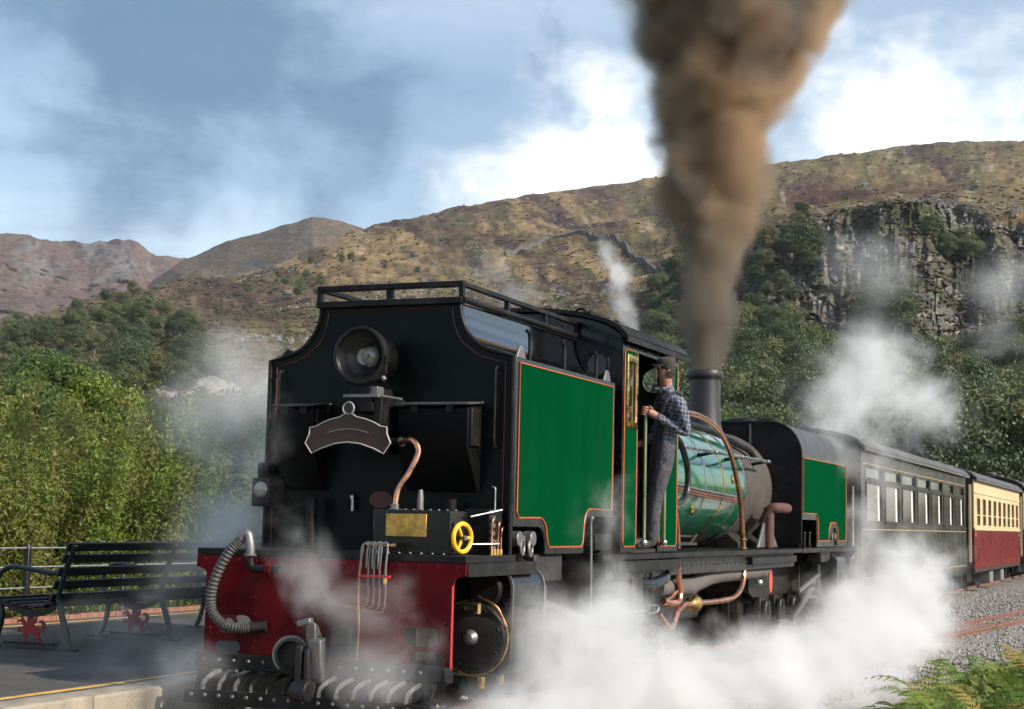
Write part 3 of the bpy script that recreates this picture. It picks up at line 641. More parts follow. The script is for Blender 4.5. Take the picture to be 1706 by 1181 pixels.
v_, f_ = lumps(Pq[~st], rs.uniform(.4, 1.1, (~st).sum())*(rr[~st]/500)**.5, .6)
tag(mesh_np('heather', v_, f_, mat('heather_tuft', (.072, .056, .042), .95, var=.5, vscale=.05, spec=.05, dirt=(.055, .060, .030), dirt_amt=.9, dirt_scale=.03)), 'dark heather and bracken tufts over the open hillside', kind='stuff')
# near shrubs: upright willow scrub along the back of the platform
LM_wil = leaf_mat('willow_leaf', (.105, .160, .022), (.250, .300, .062), .45, .45); LM_wil2 = leaf_mat('willow_leaf_olive', (.125, .150, .030), (.290, .275, .072), .45, .45); LM_ash = leaf_mat('ash_leaf', (.050, .100, .022), (.130, .175, .048), .4, .5)
def willow_proto(seed, h, stems, per, lm):
    rs = np.random.default_rng(seed); C, D, t = [], [], MB()
    for s in range(stems):
        a = rs.uniform(0, 6.28); r0 = rs.uniform(0, .55); lean = rs.uniform(.05, .42); hh = h*rs.uniform(.55, 1.0); b0 = np.array([math.cos(a)*r0, math.sin(a)*r0, 0])
        d = np.array([math.cos(a)*lean, math.sin(a)*lean, 1.0])
        if s % 3 == 0: t.tube([b0, b0+d*hh*.5, b0+d*hh*.96], [.016, .010, .003], 5)
        u = rs.uniform(.08, 1, per)**.8; w = (.15*(1-u)+.045)[:, None]
        c = b0+d[None]*(u*hh)[:, None]+rs.normal(size=(per, 3))*w*[[1, 1, .6]]; C.append(c); D.append(np.tile([math.cos(a), math.sin(a), .5], (per, 1)))
    C = np.concatenate(C); D = np.concatenate(D); V, F = leaves(C, D, .080, .013, rs, droop=-.35, jit=.9); V[:, 2] = np.maximum(V[:, 2], .01)
    o = mesh_np('foliage', V, F, lm); me = o.data; bpy.data.objects.remove(o); tm = t.mesh('stems', 60); tm.materials.append(bark); return me, tm
wp = [willow_proto(500+k, 3.0, 52, 330, (LM_wil, LM_wil2)[k % 2]) for k in range(4)]
rs = np.random.default_rng(5)
def ground_at(px, r):
    d = ray(px, CY); d = d[:2]/np.hypot(*d[:2]); return CAM_P[0]+d[0]*r, CAM_P[1]+d[1]*r
wl = ['leftmost yellow-green willow bush at the picture edge', 'yellow-green willow bush behind the end of the bench', 'willow bush behind the middle of the bench', 'willow bush above the right half of the bench', 'tall willow bush beside the drifting steam', 'willow bush at the edge of the steam left of the engine', 'willow bush showing through the steam beside the engine']
near_w = [(-50, 20.4, .88), (45, 20.7, .92), (130, 21.2, .95), (215, 21.9, 1.02), (295, 22.6, 1.12), (365, 23.5, 1.18), (440, 24.6, 1.10)]
for k, (px, r, s) in enumerate(near_w):
    x, y = ground_at(px, r)
    e = put_tree('willow_bush', wp[k % 4], (x, y, -.32), s, rs.uniform(0, 6.28), wl[k], 'bush', 'willow bushes behind the platform fence')
    e.children[0].name = 'foliage'; e.children[1].name = 'stems'
for k in range(13):
    px = -70+k*46+rs.uniform(-14, 14); x, y = ground_at(px, 25.5+rs.uniform(0, 4)); e = put_tree('willow_bush', wp[(k*3+1) % 4], (x, y, -.32), 1.14+rs.uniform(-.14, .15)+max(0, px-150)*.0004, rs.uniform(0, 6.28), '%s willow bush from the left in the taller back row' % ('first', 'second', 'third', 'fourth', 'fifth', 'sixth', 'seventh', 'eighth', 'ninth', 'tenth', 'eleventh', 'twelfth', 'thirteenth')[k], 'bush', 'back row of willow bushes')
    e.children[0].name = 'foliage'; e.children[1].name = 'stems'
ap = [tree_proto('ash', 600+k, 20000, 2.3, 2.5, 3.5, 38, .115, .034, (LM_ash, LM_wil)[k == 2], 5.0, .14, bark, (.22, .4), .5) for k in range(3)]
al = [(10, 44, 1.06, 'bright green tree rising above the willows at the left edge'), (88, 47, 1.12, 'tallest bright green tree above the left willows'), (160, 46, 1.02, 'rounded green tree above the willows left of the bare rock'), (225, 50, 1.0, 'small green tree directly below the hillside wood'), (55, 38, .86, 'lower green tree in front of the left trees'), (280, 48, .88, 'green tree on the right of the left clump'), (-70, 45, 1.06, 'green tree cut by the left edge of the picture')]
for k, (px, r, s, lab) in enumerate(al):
    x, y = ground_at(px, r); put_tree('broadleaf_tree', ap[k % 3], (x, y, -.3), s, rs.uniform(0, 6.28), lab, 'tree', 'green trees behind the willows')
x, y = ground_at(1150, 46); put_tree('broadleaf_tree', ap[0], (x, y, -.3), 1.08, 1.0, 'sunlit green tree showing between the cab and the chimney', 'tree')
x, y = ground_at(1222, 42); put_tree('broadleaf_tree', ap[2], (x, y, -.3), .72, 2.0, 'green tree peeping out right of the chimney', 'tree')
for k, (px, r, s, lab) in enumerate([(1590, 92, 1.25, 'dark tree standing above the dark carriage roof'), (1625, 96, 1.05, 'dark tree above the gap between the carriages'), (1700, 100, 1.5, 'dark tree above the red carriage at the right edge'), (1500, 95, .8, 'small tree behind the steam over the dark carriage')]):
    x, y = ground_at(px, r); put_tree('lineside_tree', hp[(2, 5, 8, 2)[k]], (x, y, .2), s, k*1.3, lab, 'tree')

# pale bare rock outcrop and the dry stone wall on the hill
def hill_at(px, py):
    k = np.argmin((HX-px)**2+(HY-py)**2); return HP.reshape(-1, 3)[k]
rockm = mat('pale_rock', (.27, .235, .20), .95, var=.4, vscale=.5, bump=.25, bscale=1.2, dirt=(.12, .10, .08), dirt_scale=.35, dirt_amt=.8)
def boulder(name, c, s, seed, label):
    n = 40; th = np.linspace(0, math.pi, n//2); ph = np.linspace(0, 2*math.pi, n, endpoint=False); T, Pm = np.meshgrid(th, ph, indexing='ij')
    X, Y, Z = np.sin(T)*np.cos(Pm), np.sin(T)*np.sin(Pm), np.cos(T); d = .85+.42*fbm(X*1.7+5, Y*1.7, Z*2.2, seed=seed, oct=6, gain=.62, ridge=True)
    V = np.stack([X*s[0]*d, Y*s[1]*d, Z*s[2]*d], -1).reshape(-1, 3); ix = np.arange(V.shape[0]).reshape(T.shape); F = np.stack([ix[:-1], np.roll(ix, -1, 1)[:-1], np.roll(ix, -1, 1)[1:], ix[1:]], -1).reshape(-1, 4)
    o = mesh_np(name, V, F, rockm, smooth=True); o.location = c; return tag(o, label, 'rock')
for k, (px, py, s, lab) in enumerate([(345, 650, (4.6, 3.6, 2.6), 'large pale bare rock knoll above the willows'), (272, 618, (5, 4, 1.7), 'low pale rock slab left of the large knoll'), (300, 650, (4.2, 3, 2.0), 'broken pale rock below the dark bush')]):
    p = hill_at(px, py); boulder('rock_outcrop', (p[0], p[1], p[2]-.9), s, 40+k, lab)
wallm = mat('dry_stone', (.11, .105, .10), .95, var=.5, vscale=1.6, bump=.2, bscale=2.2, spec=.1)
wp_ = [(840, 432), (900, 414), (950, 408), (990, 407), (1020, 411), (1045, 421), (1062, 434), (1085, 443), (1110, 456)]
pts = [Vector(hill_at(*q)) for q in catmull([(a, b, 0) for a, b in wp_], 8) for q in [(q.x, q.y)]]
m = MB()
for a, b_ in zip(pts[:-1], pts[1:]):
    if (b_-a).length > .3: m.bar(a+Vector((0,0,.5)), b_+Vector((0,0,.5)), .8, 2.0+rng.uniform(-.25, .25))
tag(m.build('dry_stone_wall', wallm, smooth=0), 'dry stone wall curving across the brown hillside', 'wall')

# ------------------------------------------------------------------ bracken bank at the lower right
bank_m = mat('bank_soil', (.070, .066, .034), .95, var=.4, vscale=5, bump=.03, bscale=14, spec=.1)
bx = np.linspace(3.35, 9, 24); by = np.linspace(-8, 16, 60); X, Y = np.meshgrid(bx, by, indexing='ij')
edge = 3.42+.25*fbm(by/2.2, by*0+3, seed=4)+np.clip((by-4)/9, 0, 1)*.9
Z = -.335+.42*sst(X-edge[None], -.05, .95)+.07*fbm(X*1.2, Y*1.2, seed=14)*sst(X-edge[None], 0, .6)
ix = np.arange(X.size).reshape(X.shape); F = np.stack([ix[:-1, :-1], ix[1:, :-1], ix[1:, 1:], ix[:-1, 1:]], -1).reshape(-1, 4)
tag(mesh_np('lineside_bank', np.stack([X, Y, Z], -1).reshape(-1, 3), F, bank_m, smooth=True), kind='structure')
def bank_z(x, y):
    i = int(np.argmin(np.abs(bx-x))); j = int(np.argmin(np.abs(by-y))); return float(Z[i, j])
FM = [leaf_mat('bracken_green', (.065, .140, .018), (.185, .265, .045), .45), leaf_mat('bracken_yellow', (.36, .27, .06), (.50, .38, .13), .45), leaf_mat('bracken_fresh', (.12, .20, .026), (.26, .33, .06), .45)]
def frond(rs, L, az, rise, V, F):
    n = 17; pts = []
    for i in range(n):
        u = i/(n-1); pts.append(np.array([math.cos(az)*L*u*(.85), math.sin(az)*L*u*.85, L*(rise*u-(.62+rise*.3)*u*u)]))
    side = np.array([-math.sin(az), math.cos(az), 0.0])
    for i in range(1, n-1):
        u = i/(n-1); w = L*.30*math.sin(math.pi*min(1, u*.88+.12))**.8*(1-u*.5); d = pts[i+1]-pts[i]; d /= np.linalg.norm(d)
        for sg in (-1, 1):
            base = pts[i]; tip_d = side*sg*.9+d*.45+np.array([0, 0, rs.uniform(-.35, .05)]); tip_d /= np.linalg.norm(tip_d)
            for q in range(5):
                t0 = (q+.2)/5.4; c = base+tip_d*w*t0; ll = w*.24*(1-t0*.75)
                for s2 in (-1, 1):
                    e = d*s2*.8+tip_d*.55; e /= np.linalg.norm(e); b = len(V)
                    V += [c-tip_d*w*.045, c+e*ll, c+tip_d*w*.11]; F.append((b, b+1, b+2))
            b = len(V); th = np.array([0, 0, .004]); V += [base+th, base-th, base+tip_d*w]; F.append((b, b+1, b+2))
    for i in range(n-1):
        b = len(V); V += [pts[i]-side*.004, pts[i]+side*.004, pts[i+1]]; F.append((b, b+1, b+2))
def fern_mesh(seed, nf, L, m):
    rs = np.random.default_rng(seed); V, F = [], []
    for k in range(nf): frond(rs, L*rs.uniform(.7, 1.1), k*6.28/nf+rs.uniform(-.4, .4), rs.uniform(1.0, 1.7), V, F)
    o = mesh_np('fronds', np.array(V), np.array(F), m); me = o.data; bpy.data.objects.remove(o); return me
fp = [fern_mesh(700, 8, .62, FM[0]), fern_mesh(701, 7, .58, FM[1]), fern_mesh(702, 9, .66, FM[2]), fern_mesh(703, 8, .55, FM[0])]
rs = np.random.default_rng(23); spots = []
for _ in range(900):
    y = rs.uniform(-2.5, 9.5); x = rs.uniform(3.45+max(0, y-2)*.085, 5.2+max(0, y)*.05)
    if all((x-a)**2+(y-b_)**2 > (.30+.012*y)**2 for a, b_ in spots): spots.append((x, y))
    if len(spots) > 74: break
for k, (x, y) in enumerate(spots):
    q = (1 if rs.random() < .27 else (0, 2, 3)[rs.integers(3)]); s = rs.uniform(.72, 1.1)
    o = bpy.data.objects.new('bracken_fern', fp[q]); COL.objects.link(o); o.location = (x, y, bank_z(x, y)-.02); o.scale = (s,)*3; o.rotation_euler = (rs.uniform(-.15, .15), rs.uniform(-.15, .15), rs.uniform(0, 6.28))
    tag(o, ('withered yellow' if q == 1 else 'fresh light green' if q == 2 else 'dark green')+' bracken fern '+('on the bank in the lower right corner' if y < 1.5 else 'on the bank beside the ballast' if x < 4.2 else 'farther back on the right edge of the bank'), 'fern', 'yellow ferns on the bank' if q == 1 else 'green ferns on the bank')
# low leafy undergrowth between the ferns: one mass
nb = 9000; by_ = rs.uniform(-3, 10.5, nb); bx_q = 3.5+np.maximum(0, by_-2)*.09+rs.uniform(0, 1.9, nb); hh = .30*(.45+.55*(fbm(bx_q*2.2, by_*2.2, seed=66, oct=3)*.5+.5))
ii = np.clip(np.searchsorted(bx, bx_q), 0, len(bx)-1); jj = np.clip(np.searchsorted(by, by_), 0, len(by)-1)
cb = np.stack([bx_q, by_, Z[ii, jj]+hh*rs.uniform(.1, 1.15, nb)], -1); nbm = np.tile([[.25, -.35, .9]], (nb, 1))
v_, f_ = leaves(cb, nbm, .085, .024, rs, droop=.1, jit=.7)
tag(mesh_np('undergrowth', v_, f_, leaf_mat('undergrowth_leaf', (.060, .105, .020), (.250, .270, .070), .4)), 'tangled small-leaved undergrowth between the ferns on the bank', kind='stuff')
# a leafy weed standing up out of the bracken
wd = empty('tall_weed', (4.02, 4.6, bank_z(4.02, 4.6))); tag(wd, 'tall pale-leaved weed standing above the bracken', 'plant')
MB().tube([(0,0,0),(.02,0,.25),(-.03,.03,.52),(-.05,.05,.74)], [.008,.006,.005,.002], 6).build('stem', FM[2], wd)
rs2 = np.random.default_rng(3)
for k in range(11):
    z = .12+k*.058; a = k*2.4; l = .13*(1-.4*k/11); d = Vector((math.cos(a), math.sin(a), .35)); s_ = Vector((-math.sin(a), math.cos(a), 0))*.024; c_ = Vector((-.05*(z/.74)**2, .05*(z/.74)**2, z))
    MB().add([c_, c_+d*l*.5+s_, c_+d*l-Vector((0,0,.03)), c_+d*l*.5-s_], [(0,1,2),(0,2,3)]).build('leaf', FM[2], wd, smooth=0)
# ------------------------------------------------------------------ the locomotive
M_blk = mat('gloss_black_paint', (.0048, .005, .0052), .26, var=.3, vscale=3, dirt=(.015, .014, .013), dirt_amt=.6, dirt_scale=1.8, coat=.25, spec=.4)
M_sat = mat('satin_black_iron', (.0075, .0072, .007), .46, spec=.22, var=.35, vscale=7, dirt=(.045, .038, .032), dirt_amt=.7, dirt_scale=4, bump=.002, bscale=60)
M_grim = mat('oily_black_iron', (.020, .018, .016), .45, .2, var=.4, vscale=9, dirt=(.075, .058, .045), dirt_amt=.75, dirt_scale=5, bump=.003, bscale=50)
M_end = mat('dark_green_black_paint', (.0022, .0058, .0048), .36, var=.3, vscale=2.5, dirt=(.007, .008, .008), dirt_amt=.6, coat=.02, spec=.14)
M_grn = mat('engine_green_paint', (.0005, .046, .0145), .34, var=.16, vscale=1.4, dirt=(.003, .030, .012), dirt_amt=.55, dirt_scale=1.6, streak=True, coat=.0, rvar=.05, spec=.0)
M_bgrn = mat('boiler_green_paint', (.008, .105, .055), .16, var=.10, vscale=2.0, dirt=(.02, .09, .055), dirt_amt=.5, dirt_scale=2.5, coat=.8, rvar=.06)
M_org = mat('orange_lining', (.55, .105, .022), .4, var=.1, vscale=8)
M_dlin = mat('dull_red_lining', (.11, .022, .014), .45, var=.2, vscale=8)
M_red = mat('buffer_beam_red', (.105, .0018, .006), .34, var=.25, vscale=3, dirt=(.045, .004, .006), dirt_amt=.75, dirt_scale=2.2, coat=.0, spec=.12)
M_cu = mat('copper_pipe', (.74, .36, .22), .30, 1.0, var=.22, vscale=14, dirt=(.34, .16, .10), dirt_amt=.6, dirt_scale=7)
M_cud = mat('tarnished_copper', (.36, .16, .10), .42, .9, var=.25, vscale=12, dirt=(.16, .08, .06), dirt_scale=6)
M_br = mat('brass', (.78, .50, .17), .28, 1.0, var=.2, vscale=16, dirt=(.30, .19, .07), dirt_amt=.7, dirt_scale=9)
M_brd = mat('worn_brass_plate', (.62, .37, .10), .42, .9, var=.35, vscale=22, dirt=(.22, .13, .045), dirt_amt=.85, dirt_scale=12, bump=.002, bscale=120)
M_st = mat('bright_steel', (.52, .52, .50), .30, 1.0, var=.2, vscale=10, dirt=(.20, .18, .16), dirt_scale=6)
M_gst = mat('grey_steel', (.22, .215, .21), .45, .7, var=.3, vscale=10, dirt=(.10, .085, .075), dirt_scale=5)
M_smk = mat('smokebox_brown', (.062, .050, .045), .7, .1, var=.25, vscale=5, dirt=(.11, .080, .062), dirt_amt=.7, dirt_scale=3, bump=.003, bscale=40)
M_chim = mat('chimney_black', (.030, .029, .029), .5, .1, var=.3, vscale=6, dirt=(.075, .070, .066), dirt_amt=.6, dirt_scale=3, streak=True)
M_yel = mat('yellow_valve_paint', (.80, .43, .015), .38, var=.15, vscale=9)
M_rub = mat('dirty_rubber_hose', (.060, .056, .052), .6, var=.3, vscale=20, dirt=(.13, .12, .11), dirt_scale=9)
M_pla = mat('headboard_brown', (.050, .021, .015), .45, var=.2, vscale=6)
M_wht = mat('white_edge_paint', (.36, .34, .31), .5, var=.1)
M_oval = mat('maroon_oval_paint', (.085, .012, .014), .4, var=.15)
M_lens = mat('lamp_lens', (.24, .23, .19), .08, .0, var=.25, vscale=9, spec=.8, coat=1.0)
M_refl = mat('lamp_reflector', (.075, .072, .065), .38, .7, var=.3, vscale=6)
M_rust = mat('rust_pipe', (.105, .048, .035), .75, .2, var=.35, vscale=10, bump=.003, bscale=50)
M_glass = mat('dark_window_glass', (.018, .020, .022), .06, 0, var=.2, vscale=3, spec=.8, coat=1.0)
L = tag(empty('steam_locomotive'), 'green and black articulated steam locomotive with a red buffer beam', 'locomotive')
def P(mb, name, m, parent=L, **k): return mb.build(name, m, parent, **k)
def lining(pts, axis, a, m, parent, r=.007, closed=True):
    return MB().tube([ax3(axis, a, *p) for p in pts], r, 4, closed=closed).build('lining', m, parent, smooth=0)
def rivets(lst, m, parent, name='rivets'):
    b = MB()
    for c_, d, r in lst: b.dome(c_, d, r, n=7)
    return b.build(name, m, parent, stuff=True)

# --- rear tank and bunker
half = [(1.05, 1.2), (1.05, 2.672), (.955, 2.69)] + [(.60+.36*(1-math.sin(t)) , 2.70+.385*(1-math.cos(t))) for t in [R_(a) for a in range(6, 91, 7)]] + [(.60, 3.10)]
prof = half+[(-x, z) for x, z in reversed(half)]
upper = [p for p in half if p[1] > 2.68]; upper = upper+[(-x, z) for x, z in reversed(upper)]
tank = P(MB().prism(prof, 'y', 0, .05), 'rear_end_plate', M_end, bevel=.006, label='dark end plate of the bunker with scooped shoulders')
up_in = [(x*.985, z-.015) for x, z in upper]
P(MB().prism([(.93, 2.60)]+up_in+[(-.93, 2.60)], 'y', .05, 2.42), 'bunker_top', mat('polished_black_paint', (.006, .0062, .007), .10, var=.25, vscale=2.5, dirt=(.012, .011, .010), dirt_amt=.5, dirt_scale=2, coat=1.0, spec=.7, rvar=.05), bevel=.004)
side = [(.05, 2.672), (2.26, 2.672), (2.26, 1.50)] + [(1.70, 1.50)] + arc2(1.70, 1.36, .14, 90, 180, 5)[1:] + [(1.545, 1.20), (.70, 1.20)] + arc2(.56, 1.28, .13, 0, 90, 5) + [(.05, 1.41)]
rt = P(MB().prism(side, 'x', -1.048, 1.048), 'rear_side_tank', M_blk, bevel=.008)
inner = [(.115, 2.632), (2.20, 2.632), (2.20, 1.565), (1.675, 1.565)] + arc2(1.675, 1.425, .14, 90, 172, 5)[1:] + [(1.515, 1.30), (1.475, 1.255), (.775, 1.255), (.735, 1.30)] + arc2(.575, 1.335, .145, 0, 90, 5) + [(.155, 1.475), (.115, 1.52)]
gp = P(MB().prism([(u, v) for u, v in inner], 'x', 1.046, 1.052), 'side_panel', M_grn, rt, smooth=0, label='glossy green side panel edged in orange')
lining(inner, 'x', 1.053, M_org, rt, .0062)
P(MB().prism(inner, 'x', -1.052, -1.046), 'side_panel', M_grn, rt, smooth=0)
rim_pts = [(x, -.004, z) for x, z in prof]
P(MB().tube(rim_pts, .017, 8), 'edge_bead', M_sat, tank)
inl = [(x*.94 if abs(x) > .7 else x-.06*(1 if x > 0 else -1), z-.05 if z > 2.5 else z) for x, z in prof]
lining(inl, 'y', -.003, M_dlin, tank, .0055, closed=False)
# handrail (top frame) round the bunker
rl = P(MB().box(-.635, .635, -.03, .03, 3.205, 3.25), 'top_rail', M_sat, bevel=.006)
P(MB().box(-.63, .63, -.045, .02, 3.075, 3.125), 'lower_rail', M_sat, bevel=.006)
for s in (-1, 1):
    P(MB().bar((s*.615, -.02, 3.225), (s*.615, 2.44, 3.225), .045, .04), 'top_rail', M_sat, bevel=.008)
    P(MB().cyl((s*.62, -.02, 3.11), (s*.62, 2.44, 3.11), .026), 'lower_rail', M_sat)
    for y in (-.01, .85, 1.65, 2.41): P(MB().box(s*.615-.018, s*.615+.018, y-.02, y+.02, 3.11, 3.215), 'rail_post', M_sat)
for x in (0,): P(MB().box(x-.025, x+.025, -.02, .02, 3.12, 3.21), 'rail_post', M_sat)
coal = MB()
for k in range(420):
    r = rng.uniform(.03, .075); c_ = (rng.uniform(-.5, .5), rng.uniform(.3, 2.2), 3.03+rng.uniform(0, .05)); coal.obox(c_, (r*rng.uniform(.7, 1.4), r, r*rng.uniform(.6, 1)), Matrix.Rotation(rng.uniform(0, 6), 3, 'Z') @ Matrix.Rotation(rng.uniform(0, 6), 3, 'X'))
P(coal, 'coal', mat('coal', (.010, .010, .011), .35, var=.4, vscale=20), smooth=0, stuff=True)
for y in (.22, 2.14): P(MB().prism([(y-.09, 2.672), (y+.09, 2.672), (y+.03, 2.77), (y-.03, 2.77)], 'x', 1.00, 1.02), 'lifting_lug', M_gst, bevel=.004)
for y in (.42, 1.15, 1.9): P(MB().tube(catmull([(1.0, y, 2.67), (1.0, y, 2.84), (1.0, y-.02, 2.89), (1.0, y-.07, 2.90)], 5), .014, 7), 'grab_iron', M_sat)
P(MB().prism([(-.97, 2.70), (-.90, 2.70), (-.86, 2.745), (-.90, 2.765)], 'y', .0, .02), 'lifting_lug', M_sat)

# --- end plate fittings
hl = P(MB().lathe([(.0, .36), (.17, .34), (.23, .22), (.245, .04), (.245, -.02)], (0, -.42, 2.645), (0, 1, 0), 36), 'headlamp', M_blk, label='large round headlamp high on the bunker end')
P(MB().torus((0, -.45, 2.645), (0, 1, 0), .247, .022, 40), 'rim', M_sat, hl); P(MB().torus((0, -.405, 2.645), (0, 1, 0), .252, .012, 40), 'rim', M_sat, hl)
P(MB().lathe([(.225, -.015), (.17, .07), (.09, .12), (.0, .13)], (0, -.43, 2.645), (0, 1, 0), 36), 'reflector', M_refl, hl)
P(MB().lathe([(.165, 0), (.16, -.012), (.158, 0)], (0, -.40, 2.645), (0, 1, 0), 36), 'reflector_ring', M_gst, hl)
P(MB().lathe([(.0, -.055), (.04, -.05), (.075, -.028), (.095, .0)], (.05, -.36, 2.645), (0, 1, 0), 24), 'lens', M_lens, hl)
P(MB().lathe([(.0, 0), (.022, 0), (.022, -.02), (.0, -.02)], (.05, -.418, 2.645), (0, 1, 0), 12), 'bulb', M_gst, hl)
P(MB().lathe([(.075, 0), (.0, .02)], (0, -.38, 2.645), (0, 1, 0), 20), 'mirror', M_lens, hl)
P(MB().box(.235, .275, -.47, -.40, 2.58, 2.64).cyl((.26, -.44, 2.48), (.26, -.44, 2.66), .012, n=8), 'hinge', M_sat, hl)
P(MB().cyl((.235, -.44, 2.45), (.255, -.44, 2.42), .022, n=10), 'latch', M_gst, hl)
for o_ in [hl]+list(hl.children): o_.data.transform(Matrix.Translation((0, -.40, 2.645)) @ Matrix.Diagonal((.82, .95, .82, 1)) @ Matrix.Translation((0, .40, -2.645)))
br = P(MB().prism([(-.11, 2.23), (.11, 2.23), (.075, 2.42), (-.075, 2.42)], 'y', -.42, -.06), 'lamp_bracket', M_sat, bevel=.006)
P(MB().box(-.14, .16, -.44, -.05, 2.335, 2.36).box(.06, .13, -.4, -.3, 2.36, 2.42), 'lamp_foot', M_gst, bevel=.004)
P(MB().prism([(.10, 1.93), (.14, 1.93), (.17, 2.345), (.10, 2.345)], 'y', -.40, -.02), 'lamp_post', M_sat, bevel=.005)
for s in (-1, 1):
    x0, x1 = (.22, .80) if s > 0 else (-.84, -.50)
    bx_ = P(MB().prism([(-.24, 2.27), (-.0, 2.31), (-.0, 1.66), (-.05, 1.66), (-.24, 1.98)], 'x', x0, x1), 'tool_box', mat('tool_box_black', (.0035, .0035, .0035), .5, var=.4, vscale=6, spec=.12), bevel=.008)  # near-black box body, far darker than its lid
    P(MB().obox(((x0+x1)/2, -.13, 2.310), (x1-x0+.03, .29, .016), Matrix.Rotation(R_(6), 3, 'X')), 'lid', mat('lit_lid_grey', (.060, .060, .056), .55, var=.3, vscale=8), bx_, bevel=.004)  # grey lid: light falling on the box top is put into its colour
    for u in (.25, .75): P(MB().box(x0+(x1-x0)*u-.03, x0+(x1-x0)*u+.03, -.258, -.238, 2.235, 2.29), 'hasp', M_sat, bx_)
    P(MB().box(x1-.004, x1+.022, -.22, -.04, 1.99, 2.27), 'side_plate', M_sat, bx_, bevel=.006)
    P(MB().cyl(((x0+x1)/2+.12, -.14, 1.60), ((x0+x1)/2+.12, -.14, 1.22), .045, .035, 14), 'chute', M_sat, bx_)
# blank headboard
ro, ri, cyb = 1.30, 1.02, .82
def hb_outline(e):
    pts = []
    top = [(-.36-e, 2.115), (-.30, 2.125+e)] + [(x, 2.205-.17*(x/.33)**2*.55+e) for x in (-.24, -.16, -.075)]
    top += [(-.055, 2.215+e)] + arc2(0, 2.268, .052+e, 235, -55, 14) + [(.055, 2.215+e)] + [(x, 2.205-.17*(x/.33)**2*.55+e) for x in (.075, .16, .24)] + [(.30, 2.125+e), (.36+e, 2.115)]
    low = [(.365+e, 2.06), (.40+e, 1.99), (.335+e*.5, 1.905-e)] + [(x, 1.995-.09*(x/.33)**2-e) for x in (.25, .12, 0, -.12, -.25)] + [(-.335-e*.5, 1.905-e), (-.40-e, 1.99), (-.365-e, 2.06)]
    return [(x*.90-.07, 2.07+(z-2.07)*.92) for x, z in top+low]
hbp = P(MB().prism(hb_outline(0), 'y', -.47, -.45), 'headboard', M_pla, smooth=0, label='brown curved headboard with white edge and no lettering')
lining(hb_outline(-.001), 'y', -.472, M_wht, hbp, .0055)
lining(arc2(-.07, 2.07+.198*.92, .043, 0, 360, 20), 'y', -.472, M_wht, hbp, .004)
lining([(x*.9-.07, 2.10-.028*(x/.19)**2) for x in np.linspace(-.19, .19, 14)], 'y', -.472, M_wht, hbp, .0028, closed=False)
P(MB().box(-.10, -.02, -.45, -.33, 2.0, 2.06), 'bracket', M_sat, hbp)
ov = P(MB().prism([(-.02+.097*math.cos(a), 1.588+.062*math.sin(a)) for a in np.linspace(0, 6.2832, 28, endpoint=False)], 'y', -.012, .0), 'oval_plate', M_oval, smooth=40, label='small maroon oval plate')
lining([(-.02+.098*math.cos(a), 1.588+.063*math.sin(a)) for a in np.linspace(0, 6.2832, 28, endpoint=False)], 'y', -.012, M_dlin, ov, .004)
P(MB().tube(catmull([(.93, -.0, 2.58), (.93, -.06, 2.56), (.93, -.06, 2.3), (.93, -.06, 2.02), (.93, 0, 1.99)], 5), .011, 8), 'grab_rail', M_sat)
P(MB().tube(catmull([(-.93, -.0, 2.58), (-.93, -.06, 2.56), (-.93, -.06, 2.3), (-.93, -.06, 2.02), (-.93, 0, 1.99)], 5), .011, 8), 'grab_rail', M_sat)
P(MB().box(-.255, -.235, -.05, -.02, 1.50, 1.60).cyl((-.245, -.06, 1.605), (-.245, .0, 1.605), .016, n=10), 'latch_handle', M_st)
P(MB().tube(catmull([(.28, -.30, 2.01), (.44, -.42, 2.02), (.50, -.44, 1.93), (.46, -.50, 1.78), (.41, -.56, 1.66), (.395, -.58, 1.53)], 10), .021, 10), 'copper_feed_pipe', M_cu, label='bent copper pipe dropping to the plated box')
P(MB().tube([(.12, -.30, 2.01), (.20, -.30, 2.01), (.21, -.30, 2.01), (.27, -.30, 2.012), (.275, -.30, 2.012), (.30, -.315, 2.013)], [.028, .028, .034, .034, .04, .036], 12), 'pipe_union', M_sat)
P(MB().cyl((.395, -.58, 1.50), (.395, -.58, 1.555), .032, n=8), 'pipe_nut', M_gst)
P(MB().tube([(.56, -.5, 1.50), (.56, -.5, 1.60), (.56, -.5, 1.66)], [.024, .024, .016], 10), 'pipe_stub', M_gst)
sl = P(MB().box(-1.03, -.87, -.24, -.02, 1.52, 1.74), 'side_lamp', M_sat, bevel=.01, label='small grey lantern on the far side of the bunker end')
P(MB().box(-1.0, -.90, -.22, -.06, 1.74, 1.86), 'lamp_hood', M_sat, sl, bevel=.012); P(MB().lathe([(0, -.02), (.05, -.016), (.062, 0)], (-.95, -.24, 1.65), (0, 1, 0), 20), 'lens', M_lens, sl)
